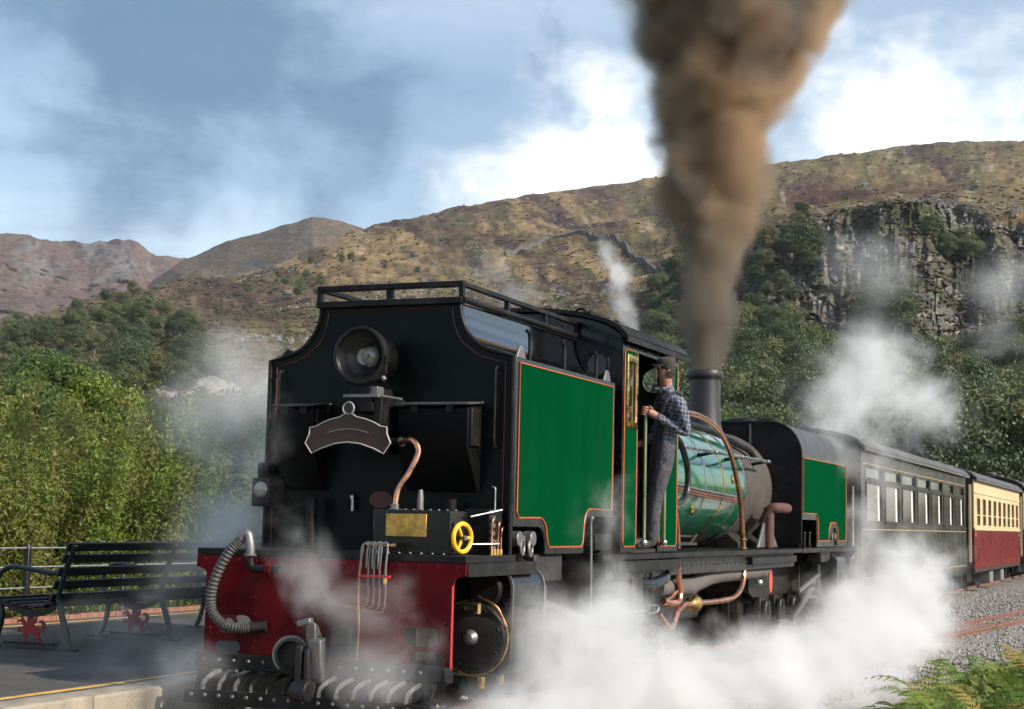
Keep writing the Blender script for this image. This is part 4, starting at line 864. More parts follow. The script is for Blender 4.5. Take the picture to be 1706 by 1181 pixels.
# plated box, yellow wheel, lubricator on the deck
pb = P(MB().box(.29, .90, -.70, -.38, 1.205, 1.515), 'plated_box', M_blk, bevel=.008, label='black box carrying a brass plate')
P(MB().box(.395, .715, -.708, -.699, 1.325, 1.485), 'brass_plate', M_brd, pb, bevel=.003, label='worn blank brass plate')
rivets([((x, -.54, 1.515), (0, 0, 1), .012) for x in np.linspace(.33, .86, 9)] + [((x, -.72, 1.21), (0, 0, 1), .012) for x in np.linspace(.34, .86, 7)], M_gst, pb, 'bolts')
yw = P(MB().torus((.945, -.60, 1.325), (1, -.25, 0), .098, .017, 32, 8), 'valve_wheel', M_yel, label='yellow hand wheel')
hub = Vector((.945, -.60, 1.325)); ax_ = Vector((1, -.25, 0)).normalized(); u_ = Vector((0, 0, 1)); w_ = ax_.cross(u_)
for k in range(3):
    a = R_(30+120*k); P(MB().cyl(hub, hub+(u_*math.cos(a)+w_*math.sin(a))*.095, .012, n=8), 'spoke', M_yel, yw)
P(MB().cyl(hub-ax_*.06, hub+ax_*.035, .018, n=10), 'spindle', M_gst, yw)
P(MB().tube([(.92, -.42, 1.475), (1.07, -.20, 1.53)], .008, 6), 'control_rod', M_st); P(MB().tube([(.92, -.44, 1.28), (1.06, -.22, 1.285)], .008, 6), 'control_rod', M_st)
lb = P(MB().box(.80, 1.0, -.26, -.04, 1.205, 1.53), 'lubricator', M_sat, bevel=.006)
for k in range(5): P(MB().cyl((1.0, -.24+.0*k, 1.25+.055*k), (1.03, -.24, 1.25+.055*k), .018, n=10), 'lubricator_union', M_gst, lb)
for k, (h, w) in enumerate(((.26, .06), (.10, .04), (.23, .10), (.19, .13))):
    xx_ = 1.035+.0*k; yv = -.26+.055*k
    P(MB().tube(catmull([(1.02, yv, 1.21), (1.02, yv, 1.21+h*.6), (1.025, yv, 1.21+h*.93), (1.02, yv+.035, 1.21+h), (1.0, yv+.09, 1.21+h)], 5), .0075, 7), 'lubricator_pipe', M_cu, lb); P(MB().cyl((1.02, yv, 1.205), (1.02, yv, 1.245), .015, n=6), 'lubricator_nut', M_br, lb)
P(MB().tube(catmull([(.97, -.1, 1.53), (.97, -.1, 1.66), (.965, -.1, 1.69), (.94, -.1, 1.70)], 4), .006, 6), 'lubricator_lever', M_st, lb)
# deck and buffer beam
P(MB().box(-1.09, 1.09, -.84, .03, 1.155, 1.205), 'deck', M_sat, bevel=.004)
P(MB().box(1.055, 1.092, -.80, .42, 1.06, 1.153), 'deck_valance', M_sat, bevel=.004); P(MB().box(-1.092, -1.055, -.80, .42, 1.06, 1.153), 'deck_valance', M_sat, bevel=.004)
def oval(cx, cz, w, h, n=8): return arc2(cx+w/2-h/2, cz, h/2, -90, 90, n)+arc2(cx-w/2+h/2, cz, h/2, 90, 270, n)
ol = [(1.09, 1.153), (1.09, 1.07), (1.05, 1.06)]+arc2(1.05, 1.01, .05, 90, 180, 4)[1:]+[(1.0, .44)]; ol = ol+[(-x, z) for x, z in reversed(ol)]
beam = P(MB().plate(ol, [oval(.765, .645, .30, .125), oval(-.75, .665, .30, .13), oval(.80, .50, .26, .085), oval(-.80, .50, .22, .085)], 'y', -.84, -.822), 'buffer_beam', M_red, smooth=0, label='red buffer beam with oval openings')
P(MB().box(.995, 1.002, -.86, -.835, .44, 1.0), 'edge_angle', mat('bright_red_edge', (.42, .012, .018), .35, var=.1), beam)
P(MB().plate([(.60, .46), (.60, 1.0), (.585, 1.02), (-.585, 1.02), (-.60, 1.0), (-.60, .46)], [], 'y', -.852, -.842), 'centre_plate', M_red, beam, smooth=0)
rv = [((x, -.842, 1.125), (0, -1, 0), .013) for x in np.linspace(-1.02, 1.02, 15)] + [((s*.955, -.842, z), (0, -1, 0), .016) for s in (-1, 1) for z in (.52, .63, .74)] + [((s*.57, -.853, z), (0, -1, 0), .013) for s in (-1, 1) for z in (.5, .62, .74, .86, .98)]
rivets(rv, M_red, beam)
P(MB().box(-1.03, 1.0, -.90, -.80, .345, .455), 'lower_beam', M_sat, bevel=.006)
rivets([((x, -.902, .41), (0, -1, 0), .014) for x in np.linspace(-.95, .92, 16)], M_gst, L, 'bolts')
P(MB().prism([(.90, .345), (1.0, .345), (1.0, .455), (.90, .455)], 'y', -.93, -.88), 'beam_end', M_sat, bevel=.012)
# cowcatcher
cw = P(MB().box(-.98, .98, -1.09, -1.03, .135, .215), 'cowcatcher', M_sat, bevel=.006, label='black cowcatcher of curved bars')
P(MB().box(-.98, .98, -1.10, -1.0, .12, .14), 'angle_flange', M_sat, cw)
rivets([((x, -1.092, .18), (0, -1, 0), .016) for x in np.linspace(-.92, .92, 17)], M_gst, cw)
for k in range(13):
    x = -.84+k*.135
    pth = catmull([(x+.05, -.86, .345), (x+.012, -.97, .315), (x-.012, -1.035, .265), (x-.01, -1.055, .205)], 4)
    m_ = MB()
    for a, b_ in zip(pth[:-1], pth[1:]): m_.bar(a, b_+(b_-a)*.05, .030, .012, up=(.85, -.5, .25))
    P(m_, 'bar', M_grim, cw)
for x in (-.92, .90): P(MB().prism([(-1.06, .14), (-1.03, .14), (-.99, .26), (-.97, .345), (-.90, .345), (-1.0, .2)], 'x', x-.03, x+.03), 'bracket', M_sat, cw)
# coupler
cp = P(MB().prism([(-1.02, .72), (-.97, .70), (-.90, .60), (-.84, .60), (-.84, .44), (-.93, .44), (-1.0, .56)], 'x', -.05, .03), 'coupler', M_gst, bevel=.01, label='cast chopper coupler hanging in front of the beam')
P(MB().obox((-.06, -1.0, .715), (.11, .06, .045), Matrix.Rotation(R_(-15), 3, 'Y')), 'hook', M_gst, cp, bevel=.01)
P(MB().lathe([(0, -.06), (.10, -.055), (.135, -.02), (.14, .03), (.10, .05)], (-.17, -.97, .485), (.25, -1, 0), 26), 'bell', M_grim, cp)
P(MB().torus((-.165, -1.0, .485), (.25, -1, 0), .125, .012, 26, 7, 200, -60), 'bell_rim', M_gst, cp)
P(MB().prism([(-1.06, .60), (-.96, .62), (-.90, .36), (-1.02, .30)], 'x', .0, .10), 'link_arm', M_gst, cp, bevel=.012)
P(MB().box(-.085, -.035, -1.08, -1.03, .30, .56).box(-.015, .02, -1.08, -1.03, .30, .54), 'link', M_grim, cp, bevel=.008)
P(MB().cyl((-.07, -1.08, .255), (.06, -1.10, .255), .075, n=20), 'weight', M_grim, cp, bevel=.008)
P(MB().box(.14, .30, -1.0, -.85, .46, .70), 'buffer_block', M_sat, bevel=.015)
# hoses
hp_ = catmull([(-.66, -.93, 1.27), (-.72, -.965, 1.20), (-.80, -.985, 1.06), (-.855, -.985, .90), (-.85, -.975, .76), (-.76, -.96, .665), (-.64, -.93, .645), (-.575, -.90, .65)], 16)
P(MB().tube(hp_, [.034+.007*(1 if i % 3 == 0 else 0) for i in range(len(hp_))], 12), 'vacuum_hose', M_rub, label='ribbed grey vacuum hose looping down the beam')
P(MB().tube(catmull([(-.68, -.93, 1.25), (-.655, -.92, 1.31), (-.615, -.91, 1.31), (-.595, -.91, 1.24), (-.59, -.91, 1.17)], 6), .035, 12), 'hose_elbow', M_gst)
P(MB().tube(catmull([(-.59, -.91, 1.19), (-.59, -.91, 1.12), (-.57, -.905, 1.075), (-.50, -.90, 1.07), (-.34, -.90, 1.07)], 6), .030, 12), 'brake_pipe', M_sat); P(MB().torus((-.59, -.91, 1.165), (0, 0, 1), .038, .01, 16), 'pipe_collar', M_gst); P(MB().lathe([(0, -.02), (.05, -.02), (.05, .02), (0, .02)], (-.43, -.90, 1.07), (1, 0, 0), 6), 'pipe_flange', M_red)
P(MB().cyl((-.58, -.895, .65), (-.46, -.86, .66), .04, n=12), 'hose_coupling', M_grim)
for k in range(4):
    x = .36+k*.045
    P(MB().tube(catmull([(x-.05, -.90, 1.10), (x-.045, -.90, 1.24), (x-.02, -.89, 1.275), (x+.01, -.88, 1.265), (x+.012, -.90, 1.12), (x+.012, -.90, .98)], 6), .008, 7), 'oil_pipe', M_gst)
    P(MB().tube(catmull([(x+.012, -.89, .98), (x+.0, -.885, .86-.012*k), (x-.06, -.88, .835-.012*k), (x-.22, -.87, .84-.012*k)], 5), .006, 6), 'oil_pipe', M_cud)
P(MB().tube([(.34, -.885, 1.27), (.52, -.87, 1.265), (.56, -.86, 1.265)], [.010, .010, .014], 8), 'oil_manifold', M_br)
P(MB().box(.30, .53, -.92, -.86, 1.04, 1.055), 'pipe_clip', mat('bright_red_edge'), beam); P(MB().cyl((.507, -.90, 1.0), (.507, -.90, 1.04), .015, n=6), 'pipe_nut', M_br)
P(MB().tube(catmull([(.33, -.90, 1.25), (.305, -.90, 1.1), (.30, -.90, .9), (.31, -.90, .7), (.30, -.90, .47)], 6), .008, 6), 'drain_wire', M_cud)
P(MB().box(1.02, 1.055, -.55, -.50, .80, .87), 'oil_cup', M_br)

# --- cylinders, frames, wheels for one bogie (built for the near bogie, turned round for the far one)
def bogie(oy, sgn, tagname):
    T = lambda y: oy+sgn*y
    def B(x0, x1, y0, y1, z0, z1): a, b_ = sorted((T(y0), T(y1))); return MB().box(x0, x1, a, b_, z0, z1)
    for s in (-1, 1):
        X = lambda x: s*x
        fr = P(MB().prism([(T(-.45), 1.0), (T(3.3), 1.0), (T(3.3), .62), (T(2.9), .50), (T(.65), .50), (T(.5), .44), (T(-.45), .44)], 'x', X(.50), X(.53)), 'bogie_frame', M_grim)
        ring = arc2(0, 0, .14, 90, 180, 5)
        cy_pts = []
        for (cx_, cz_, a0) in ((.96, .97, 0), (.68, .97, 90), (.68, .46, 180), (.96, .46, 270)): cy_pts += arc2(cx_, cz_, .13, a0, a0+90, 5)
        c_ = P(MB().prism([(X(p[0]), p[1]) for p in cy_pts], 'y', *sorted((T(-.02), T(.57)))), 'cylinder_block', M_blk, bevel=.006, label='black cylinder casing with round covers')
        for y in (-.03, .575):
            lining([(X(p[0]*1.006-.005), p[1]) for p in cy_pts], 'y', T(y), M_gst, c_, .014)
        P(MB().lathe([(0, -.075), (.16, -.07), (.25, -.05), (.268, -.02), (.268, .02)], (X(.80), T(-.03), .60), (0, sgn, 0), 40), 'cylinder_cover', M_grim, c_)
        P(MB().torus((X(.80), T(-.045), .60), (0, 1, 0), .272, .012, 44), 'cover_rim', M_br, c_)
        P(MB().lathe([(0, -.055), (.03, -.05), (.055, -.025), (.065, .02)], (X(.80), T(-.095), .60), (0, sgn, 0), 20), 'cover_boss', M_gst, c_)
        rivets([((X(.80)+.215*math.cos(a), T(-.085), .60+.215*math.sin(a)), (0, -sgn, 0), .018) for a in np.linspace(.3, 6.58, 9)[:-1]], M_grim, c_, 'bolts')
        P(MB().lathe([(0, -.05), (.12, -.05), (.135, -.02), (.135, .02)], (X(.88), T(-.02), .955), (0, sgn, 0), 28), 'valve_cover', M_sat, c_)
        P(MB().lathe([(0, .035), (.105, .035), (.115, .025), (.115, 0)], (X(1.088), T(.31), .715), (s, 0, 0), 32), 'side_cover', M_sat, c_, bevel=.003)
        rivets([((X(1.122), T(.31)+.09*math.cos(a), .715+.09*math.sin(a)), (s, 0, 0), .012) for a in np.linspace(0, 6.28, 7)[:-1]], M_gst, c_, 'bolts')
        for y in (.10, .36): P(MB().lathe([(.055, 0), (.055, .07), (.07, .07), (.07, .10), (.04, .11), (0, .11)], (X(.93), T(y), 1.08), (s*.35, 0, 1), 18), 'relief_valve', M_sat, c_)
        P(MB().tube(catmull([(X(.86), T(-.12), .90), (X(1.0), T(-.10), .83), (X(1.06), T(-.07), .70), (X(1.08), T(-.06), .69)], 6), .009, 7), 'drain_pipe', M_cu, c_)
        for y in (.1, .45): P(MB().cyl((X(.8), T(y), .33), (X(.8), T(y), .22), .03, n=10), 'drain_cock', M_br, c_)
        P(MB().box(min(X(.72), X(.88)), max(X(.72), X(.88)), *sorted((T(.60), T(.72))), .60-.10, .60+.10), 'slide_block', M_grim, bevel=.01)
        P(MB().bar((X(.80), T(.57), .70), (X(.80), T(1.25), .70), .05, .03).bar((X(.80), T(.57), .50), (X(.80), T(1.25), .50), .05, .03), 'slide_bar', M_gst)
        P(MB().cyl((X(.80), T(.55), .60), (X(.80), T(.95), .60), .028, n=12), 'piston_rod', M_st)
        axles = (1.35, 2.12, 2.89); rad = .40
        for ay in axles:
            w = P(MB().lathe([(.08, -.06), (.30, -.045), (.33, -.05), (rad, -.05), (rad, .05), (rad+.022, .055), (rad+.022, .08), (.30, .06), (.08, .07)], (X(.33), T(ay), rad+.0), (-s, 0, 0), 36), 'driving_wheel', M_grim)
            P(MB().cyl((X(.36), T(ay), rad), (X(.70), T(ay), rad), .07, n=16), 'axle_end', M_grim, w)
            P(MB().prism([(T(ay)-.12, rad-.26), (T(ay)+.12, rad-.26), (T(ay)+.14, rad+.02), (T(ay)+.09, rad+.12), (T(ay)-.09, rad+.12), (T(ay)-.14, rad+.02)], 'x', X(.62), X(.69)), 'crank', M_grim, w, bevel=.02)
            P(MB().cyl((X(.66), T(ay), rad-.18), (X(.84), T(ay), rad-.18), .045, n=14), 'crank_pin', M_st, w)
            P(MB().box(min(X(.53), X(.61)), max(X(.53), X(.61)), T(ay)-.13, T(ay)+.13, rad-.13, rad+.16), 'axle_box', M_grim, bevel=.01)
        for y0, y1 in ((1.35, 2.12), (2.12, 2.89)): P(MB().bar((X(.735), T(y0), rad-.18), (X(.735), T(y1), rad-.18), .04, .075), 'coupling_rod', M_gst, bevel=.008)
        P(MB().bar((X(.80), T(.95), .60), (X(.80), T(2.12), rad-.18), .045, .085), 'connecting_rod', M_gst, bevel=.008)
        P(MB().bar((X(.92), T(.95), .82), (X(.90), T(2.12), .62), .03, .05).bar((X(.92), T(1.0), .95), (X(.92), T(1.0), .55), .03, .05), 'valve_rod', M_gst)
        P(MB().lathe([(.05, -.04), (.2, -.03), (.24, -.04), (.27, -.04), (.27, .04), (.29, .05), (.29, .07), (.05, .05)], (X(.33), T(-.40), .28), (-s, 0, 0), 30), 'pony_wheel', M_grim)
        P(MB().prism([(T(.62), 1.20), (T(.62), 1.02), (T(.85), .98), (T(1.2), .98), (T(1.2), 1.2)], 'x', X(.80), X(1.0)), 'sand_box', M_grim, bevel=.02)
    P(B(-.5, .5, -.45, -.35, .5, 1.0), 'frame_stretcher', M_grim); P(B(-.5, .5, 3.2, 3.3, .62, 1.0), 'frame_stretcher', M_grim); P(B(-.46, .46, .55, 3.1, .72, .98), 'frame_deck', M_grim)
bogie(0, 1, 'rear')
bogie(12.15, -1, 'front')
# brackets and links in the gap beneath the tank side
for y in (.20, .46): P(MB().cyl((.92, y, 1.32), (1.05, y, 1.32), .058, n=14), 'reach_rod_bearing', M_gst, bevel=.006)
P(MB().bar((.98, .20, 1.32), (.98, .46, 1.31), .05, .06), 'reach_rod', M_gst, bevel=.008)
P(MB().torus((1.03, .28, 1.26), (1, .2, 0), .06, .014, 18), 'chain_link', M_gst); P(MB().torus((1.03, .44, 1.25), (1, .2, 0), .06, .014, 18), 'chain_link', M_gst)
P(MB().box(.86, 1.04, 1.85, 2.25, 1.22, 1.36), 'step_box', M_sat, bevel=.008); P(MB().tube([(1.02, 1.78, 1.48), (1.03, 1.78, 1.0), (1.03, 1.78, .7)], .012, 7), 'step_rail', M_gst); P(MB().sphere((1.02, 1.78, 1.49), .03, 12), 'rail_knob', M_gst)
# --- cab
y0, y1, ys0, ys1 = 2.45, 4.12, 2.88, 3.50
def side_sheet(s):
    outl = [(y0, 1.2), (ys0, 1.2), (ys0, 3.0), (ys1, 3.0), (ys1, 1.2), (y1, 1.2), (y1, 3.08), (y0, 3.08)]
    a, b_ = sorted((s*1.03, s*1.05))
    return MB().plate(outl, [[(2.575, 2.33), (2.80, 2.33), (2.80, 2.93), (2.575, 2.93)], [(3.58, 2.45), (3.92, 2.45), (3.92, 2.90), (3.58, 2.90)]], 'x', a, b_)
for s in (1, -1):
    cs = P(side_sheet(s), 'cab_side', M_blk, smooth=0)
    x = s*1.0515
    for (a, b_, hole) in ((y0+.045, ys0-.03, [(2.565, 2.32), (2.81, 2.32), (2.81, 2.94), (2.565, 2.94)]), (ys1+.03, y1-.045, [(3.57, 2.44), (3.93, 2.44), (3.93, 2.91), (3.57, 2.91)])):
        o_ = [(a+.035, 1.25), (b_-.035, 1.25), (b_, 1.285), (b_, 2.965), (b_-.035, 3.0), (a+.035, 3.0), (a, 2.965), (a, 1.285)]
        P(MB().plate(o_, [hole], 'x', *sorted((s*1.048, s*1.054))), 'cab_panel', M_grn, cs, smooth=0, label='green cab panel edged in orange'); lining(o_, 'x', s*1.055, M_org, cs, .0055)
    w1 = [(2.545, 2.30), (2.83, 2.30), (2.83, 2.96), (2.545, 2.96)]; w1i = [(2.595, 2.36), (2.78, 2.36), (2.78, 2.90), (2.595, 2.90)]
    wf = P(MB().plate(w1, [w1i], 'x', *sorted((s*1.05, s*1.068))), 'window_frame', M_br, cs, bevel=.004, label='riveted brass window frame')
    P(MB().box(*sorted((s*1.04, s*1.046)), 2.58, 2.80, 2.34, 2.92), 'window_pane', M_glass, cs, smooth=0)
    rivets([((s*1.068, yy_, zz_), (s, 0, 0), .008) for zz_ in np.linspace(2.33, 2.93, 9) for yy_ in (2.57, 2.805)], M_br, cs)
    wf2 = P(MB().plate([(3.56, 2.43), (3.94, 2.43), (3.94, 2.92), (3.56, 2.92)], [[(3.60, 2.47), (3.90, 2.47), (3.90, 2.88), (3.60, 2.88)]], 'x', *sorted((s*1.05, s*1.062))), 'window_frame', M_blk, cs, bevel=.004)
    P(MB().box(*sorted((s*1.038, s*1.043)), 3.59, 3.91, 2.46, 2.89), 'window_pane', M_glass, cs, smooth=0); P(MB().box(*sorted((s*1.043, s*1.055)), 3.73, 3.75, 2.46, 2.89), 'window_bar', M_sat, cs)
    rivets([((s*1.0545, y_, z_), (s, 0, 0), .009) for y_ in np.linspace(3.56, 4.05, 7) for z_ in (1.98, 2.20)] + [((s*1.0545, y_, 2.965), (s, 0, 0), .009) for y_ in np.linspace(3.56, 4.05, 7)], M_grn, cs)
    rivets([((s*1.0505, y_, 3.045), (s, 0, 0), .011) for y_ in np.linspace(y0+.05, y1-.05, 14)], M_blk, cs)
    for yr, zt in ((2.965, 2.50), (3.555, 2.30)):
        hr = P(MB().cyl((s*1.095, yr, 1.30), (s*1.095, yr, zt), .016, n=10), 'cab_handrail', mat('olive_handrail', (.20, .22, .11), .35, .5, var=.2, vscale=6), cs); P(MB().sphere((s*1.095, yr, 1.285), .034, 14), 'handrail_knob', M_st, cs); P(MB().bar((s*1.05, yr, 1.285), (s*1.095, yr, 1.285), .02, .02), 'handrail_stay', M_st, cs)
# cab ends
arc_top = [(x, 3.06+.30*math.sqrt(max(0, 1-(x/1.09)**2))) for x in np.linspace(1.05, -1.05, 19)]
def cab_end(yq, holes): return MB().plate([(-1.03, 1.2), (1.03, 1.2)]+[(x*.98, z-.02) for x, z in arc_top], holes, 'y', yq, yq+.02)
circ = lambda cx_, cz_, r: arc2(cx_, cz_, r, 0, 360*15/16, 15)
ce = P(cab_end(y0, [circ(.80, 2.86, .11), circ(-.80, 2.86, .11)]), 'cab_end', M_blk, smooth=0)
for s in (-1, 1): P(MB().torus((s*.80, y0-.005, 2.86), (0, 1, 0), .115, .014, 26), 'window_ring', M_sat, ce); P(MB().lathe([(0, 0), (.11, 0)], (s*.80, y0+.012, 2.86), (0, 1, 0), 24), 'window_pane', M_glass, ce)
ce2 = P(cab_end(y1-.02, [circ(.80, 2.86, .12), circ(-.80, 2.86, .12)]), 'cab_end', M_bgrn, smooth=0)
P(MB().prism([(-.62, 1.3), (.62, 1.3), (.70, 1.9), (.62, 2.45), (.3, 2.62), (-.3, 2.62), (-.62, 2.45), (-.70, 1.9)], 'y', 3.80, 4.09), 'boiler_backhead', M_sat, bevel=.03)
P(MB().box(-1.03, 1.03, y0+.02, y1-.02, 1.19, 1.225), 'cab_floor', M_grim)
roof = [(x, 3.085+.295*math.sqrt(max(0, 1-(x/1.13)**2))) for x in np.linspace(1.125, -1.125, 25)]; roof_in = [(x*.985, z-.035) for x, z in reversed(roof)]
rf = P(MB().prism(roof+roof_in, 'y', y0-.10, y1+.14), 'cab_roof', M_sat, label='curved black cab roof')
for yv in (2.95, 3.9): P(MB().torus((.45, yv, 3.385), (0, 1, 0), .055, .014, 18), 'lifting_ring', M_sat, rf)
P(MB().box(.35, .65, 2.7, 3.2, 3.33, 3.38), 'roof_hatch', M_sat, rf, bevel=.01)
P(MB().bar((1.12, y0-.1, 3.075), (1.12, y1+.14, 3.075), .02, .05), 'gutter', M_sat, rf)

# --- boiler, smokebox, chimney
BZ, BR = 1.93, .715
bo = P(MB().lathe([(BR, 4.10), (BR, 7.95)], (0, 0, BZ), (0, 1, 0), 64), 'boiler', M_bgrn, label='glossy green boiler barrel')
P(MB().prism([(-.70, 1.2), (.70, 1.2), (.72, 1.93)]+[(.72*math.cos(a), 1.93+.74*math.sin(a)) for a in np.linspace(.1, math.pi-.1, 14)]+[(-.72, 1.93)], 'y', 4.12, 5.0), 'firebox', M_bgrn, bevel=.02)
for y in (5.03, 5.55, 6.25, 7.0, 7.55, 7.95): P(MB().lathe([(BR+.002, -.022), (BR+.007, -.02), (BR+.007, .02), (BR+.002, .022)], (0, y, BZ), (0, 1, 0), 64), 'boiler_band', M_st if y != 7.0 else M_br, bo)
P(MB().lathe([(0, 0), (.05, 0), (.055, .02), (.035, .03), (0, .03)], (.66, 5.9, 1.62), (1, 0, -.4), 20), 'washout_plug', M_br, bo); P(MB().lathe([(0, 0), (.05, 0), (.055, .02), (.035, .03), (0, .03)], (.70, 7.4, 2.0), (1, 0, .1), 20), 'washout_plug', M_br, bo)
dm = P(MB().lathe([(.36, -.22), (.36, .02), (.34, .09), (.26, .13), (.1, .15), (0, .15)], (0, 6.4, BZ+BR-.02), (0, 0, 1), 40), 'steam_dome', M_bgrn)
P(MB().lathe([(.20, -.16), (.20, .08), (.15, .14), (0, .16)], (0, 5.4, BZ+BR-.02), (0, 0, 1), 30), 'sand_dome', M_blk)
sb = P(MB().lathe([(0, 7.97), (BR+.01, 7.97), (BR+.01, 9.25), (BR-.03, 9.29), (.30, 9.33), (0, 9.33)], (0, 0, BZ), (0, 1, 0), 64), 'smokebox', M_smk, label='brown smokebox with rivet rows')
rivets([((math.sin(a)*(BR+.01), y, BZ+math.cos(a)*(BR+.01)), (math.sin(a), 0, math.cos(a)), .013) for a in np.linspace(.2, 2.9, 34) for y in (9.20, 8.05)] + [((math.sin(a)*(BR+.01), y, BZ+math.cos(a)*(BR+.01)), (math.sin(a), 0, math.cos(a)), .012) for a in (.72, .82) for y in np.linspace(8.1, 9.2, 17)], M_smk, sb)
ch = P(MB().lathe([(.30, -.12), (.262, .0), (.222, .07), (.205, .16), (.197, .42), (.195, .70), (.222, .72), (.232, .745), (.232, .80), (.218, .82), (.175, .82), (.165, .5)], (0, 8.64, 2.60), (0, 0, 1), 48), 'chimney', M_chim, label='short black chimney with a rolled lip')
P(MB().torus((0, 8.64, 3.31), (0, 0, 1), .20, .012, 40), 'band', M_chim, ch)
P(MB().prism([(-.62, .98), (.62, .98), (.60, 1.25), (.40, 1.42), (-.40, 1.42), (-.60, 1.25)], 'y', 8.1, 9.2), 'smokebox_saddle', M_grim, bevel=.01)
for s in (-1, 1):
    P(MB().prism([(8.15, 1.2), (9.15, 1.2), (8.75, 1.50), (8.45, 1.50)], 'x', *sorted((s*.80, s*.83))), 'saddle_bracket', M_gst, bevel=.006)
    hr = P(MB().cyl((s*.87, 4.14, 2.255), (s*.87, 8.55, 2.255), .019, n=10), 'boiler_handrail', M_st)
    for y in (4.9, 6.1, 7.2, 8.45): P(MB().tube([(s*.66, y, 2.22), (s*.87, y, 2.255)], [.022, .014], 8), 'handrail_stay', M_sat, hr); P(MB().sphere((s*.87, y, 2.255), .028, 12), 'handrail_knob', M_gst, hr)
    P(MB().tube(catmull([(s*.40, 6.2, 2.60), (s*.46, 6.9, 2.58), (s*.52, 7.6, 2.52), (s*.60, 8.05, 2.44), (s*.66, 8.35, 2.38), (s*.68, 8.5, 2.30)], 8), .038, 10), 'steam_pipe', M_sat)
    P(MB().tube([(s*.735, 4.6, 1.86), (s*.74, 6.0, 1.80), (s*.735, 7.5, 1.76)], .014, 8).tube([(s*.745, 4.6, 1.83), (s*.75, 6.0, 1.77), (s*.745, 7.5, 1.73)], .012, 8), 'lagged_pipe', M_cud)
    P(MB().tube([(s*.74, 4.6, 1.895), (s*.745, 6.0, 1.835), (s*.74, 7.5, 1.795)], .014, 8), 'sand_pipe', M_gst)
# turret, valves and copper pipe on the near side
tv = P(MB().lathe([(.05, 0), (.06, .05), (.10, .08), (.10, .16), (.07, .20), (.045, .26), (0, .27)], (.72, 4.45, 2.60), (0, 0, 1), 18), 'turret_valve', M_grim)
P(MB().cyl((.72, 4.45, 2.42), (.72, 4.45, 2.62), .055, n=14).cyl((.60, 4.3, 2.52), (.92, 4.5, 2.50), .035, n=12).sphere((.88, 4.42, 2.45), .06, 12).sphere((.82, 4.55, 2.40), .055, 12), 'valve_body', M_grim, tv)
P(MB().torus((.98, 4.4, 2.50), (1, 0, 0), .06, .012, 18), 'valve_handle', M_grim, tv)
P(MB().cyl((.84, 4.62, 2.62), (.88, 4.78, 2.60), .045, n=6), 'pipe_nut', M_gst)
P(MB().tube(catmull([(.88, 4.78, 2.60), (.92, 5.15, 2.60), (.94, 5.55, 2.56), (.95, 6.0, 2.46), (.95, 6.38, 2.28), (.95, 6.65, 2.02), (.95, 6.85, 1.72), (.95, 6.95, 1.40), (.95, 7.0, 1.16), (.95, 7.02, .95), (.96, 6.95, .83), (.97, 6.75, .72), (.98, 6.4, .66), (.98, 5.8, .65), (.98, 5.1, .66)], 8), .030, 10), 'injector_pipe', M_cu, label='long polished copper pipe arching down the boiler')
for z, y in ((1.30, 6.98), (1.20, 6.99)): P(MB().torus((.95, y, z), (0, 0, 1), .036, .012, 16), 'pipe_collar', M_br)
ij = P(MB().lathe([(.03, -.16), (.05, -.10), (.085, -.04), (.085, .04), (.05, .10), (.03, .14)], (.98, 4.95, .66), (0, 1, 0), 18), 'injector', M_br)
P(MB().tube(catmull([(.98, 4.85, .655), (.99, 4.55, .66), (1.0, 4.32, .60), (1.0, 4.20, .50), (1.0, 4.08, .46), (1.0, 3.90, .52), (1.0, 3.70, .62)], 8), .032, 10), 'injector_pipe', M_cu)
P(MB().tube(catmull([(.97, 4.38, 1.10), (.97, 4.44, .92), (.97, 4.50, .78), (.97, 4.42, .69), (.97, 4.20, .69), (.97, 3.95, .72)], 8), .034, 10), 'injector_pipe', M_cu); P(MB().tube(catmull([(.97, 4.40, .80), (.97, 4.2, .745), (.97, 3.95, .72)], 5), .014, 8), 'injector_pipe', M_cu)
P(MB().tube(catmull([(1.0, 4.2, 1.24), (1.0, 4.22, 1.55), (1.0, 4.2, 1.75), (.97, 4.17, 1.9)], 6), .020, 8), 'feed_pipe', M_br); P(MB().tube(catmull([(1.0, 4.34, 1.22), (.99, 4.34, 1.42), (.98, 4.27, 1.66), (.97, 4.24, 1.78)], 6), .018, 8), 'feed_pipe', M_cud)
P(MB().tube(catmull([(.86, 4.5, 2.38), (.93, 4.62, 2.25), (.97, 4.72, 2.0), (.97, 4.68, 1.78), (.96, 4.5, 1.68), (.94, 4.2, 1.66)], 8), .034, 10), 'steam_hose', M_blk)
P(MB().box(.86, 1.02, 4.25, 4.9, 1.25, 1.28).box(.9, .95, 4.3, 5.0, 1.33, 1.35).cyl((.93, 4.95, 1.26), (.98, 5.02, 1.36), .018, n=8), 'reversing_gear', M_grim)
P(MB().tube(catmull([(.78, 8.55, 1.48), (.88, 8.55, 1.66), (.95, 8.60, 1.69), (.98, 8.95, 1.69)], 4)+[Vector((.98, 9.0, 1.69))], .065, 12).tube([(.86, 8.55, 1.20), (.86, 8.55, 1.69)], .065, 12), 'blower_pipe', M_rust)
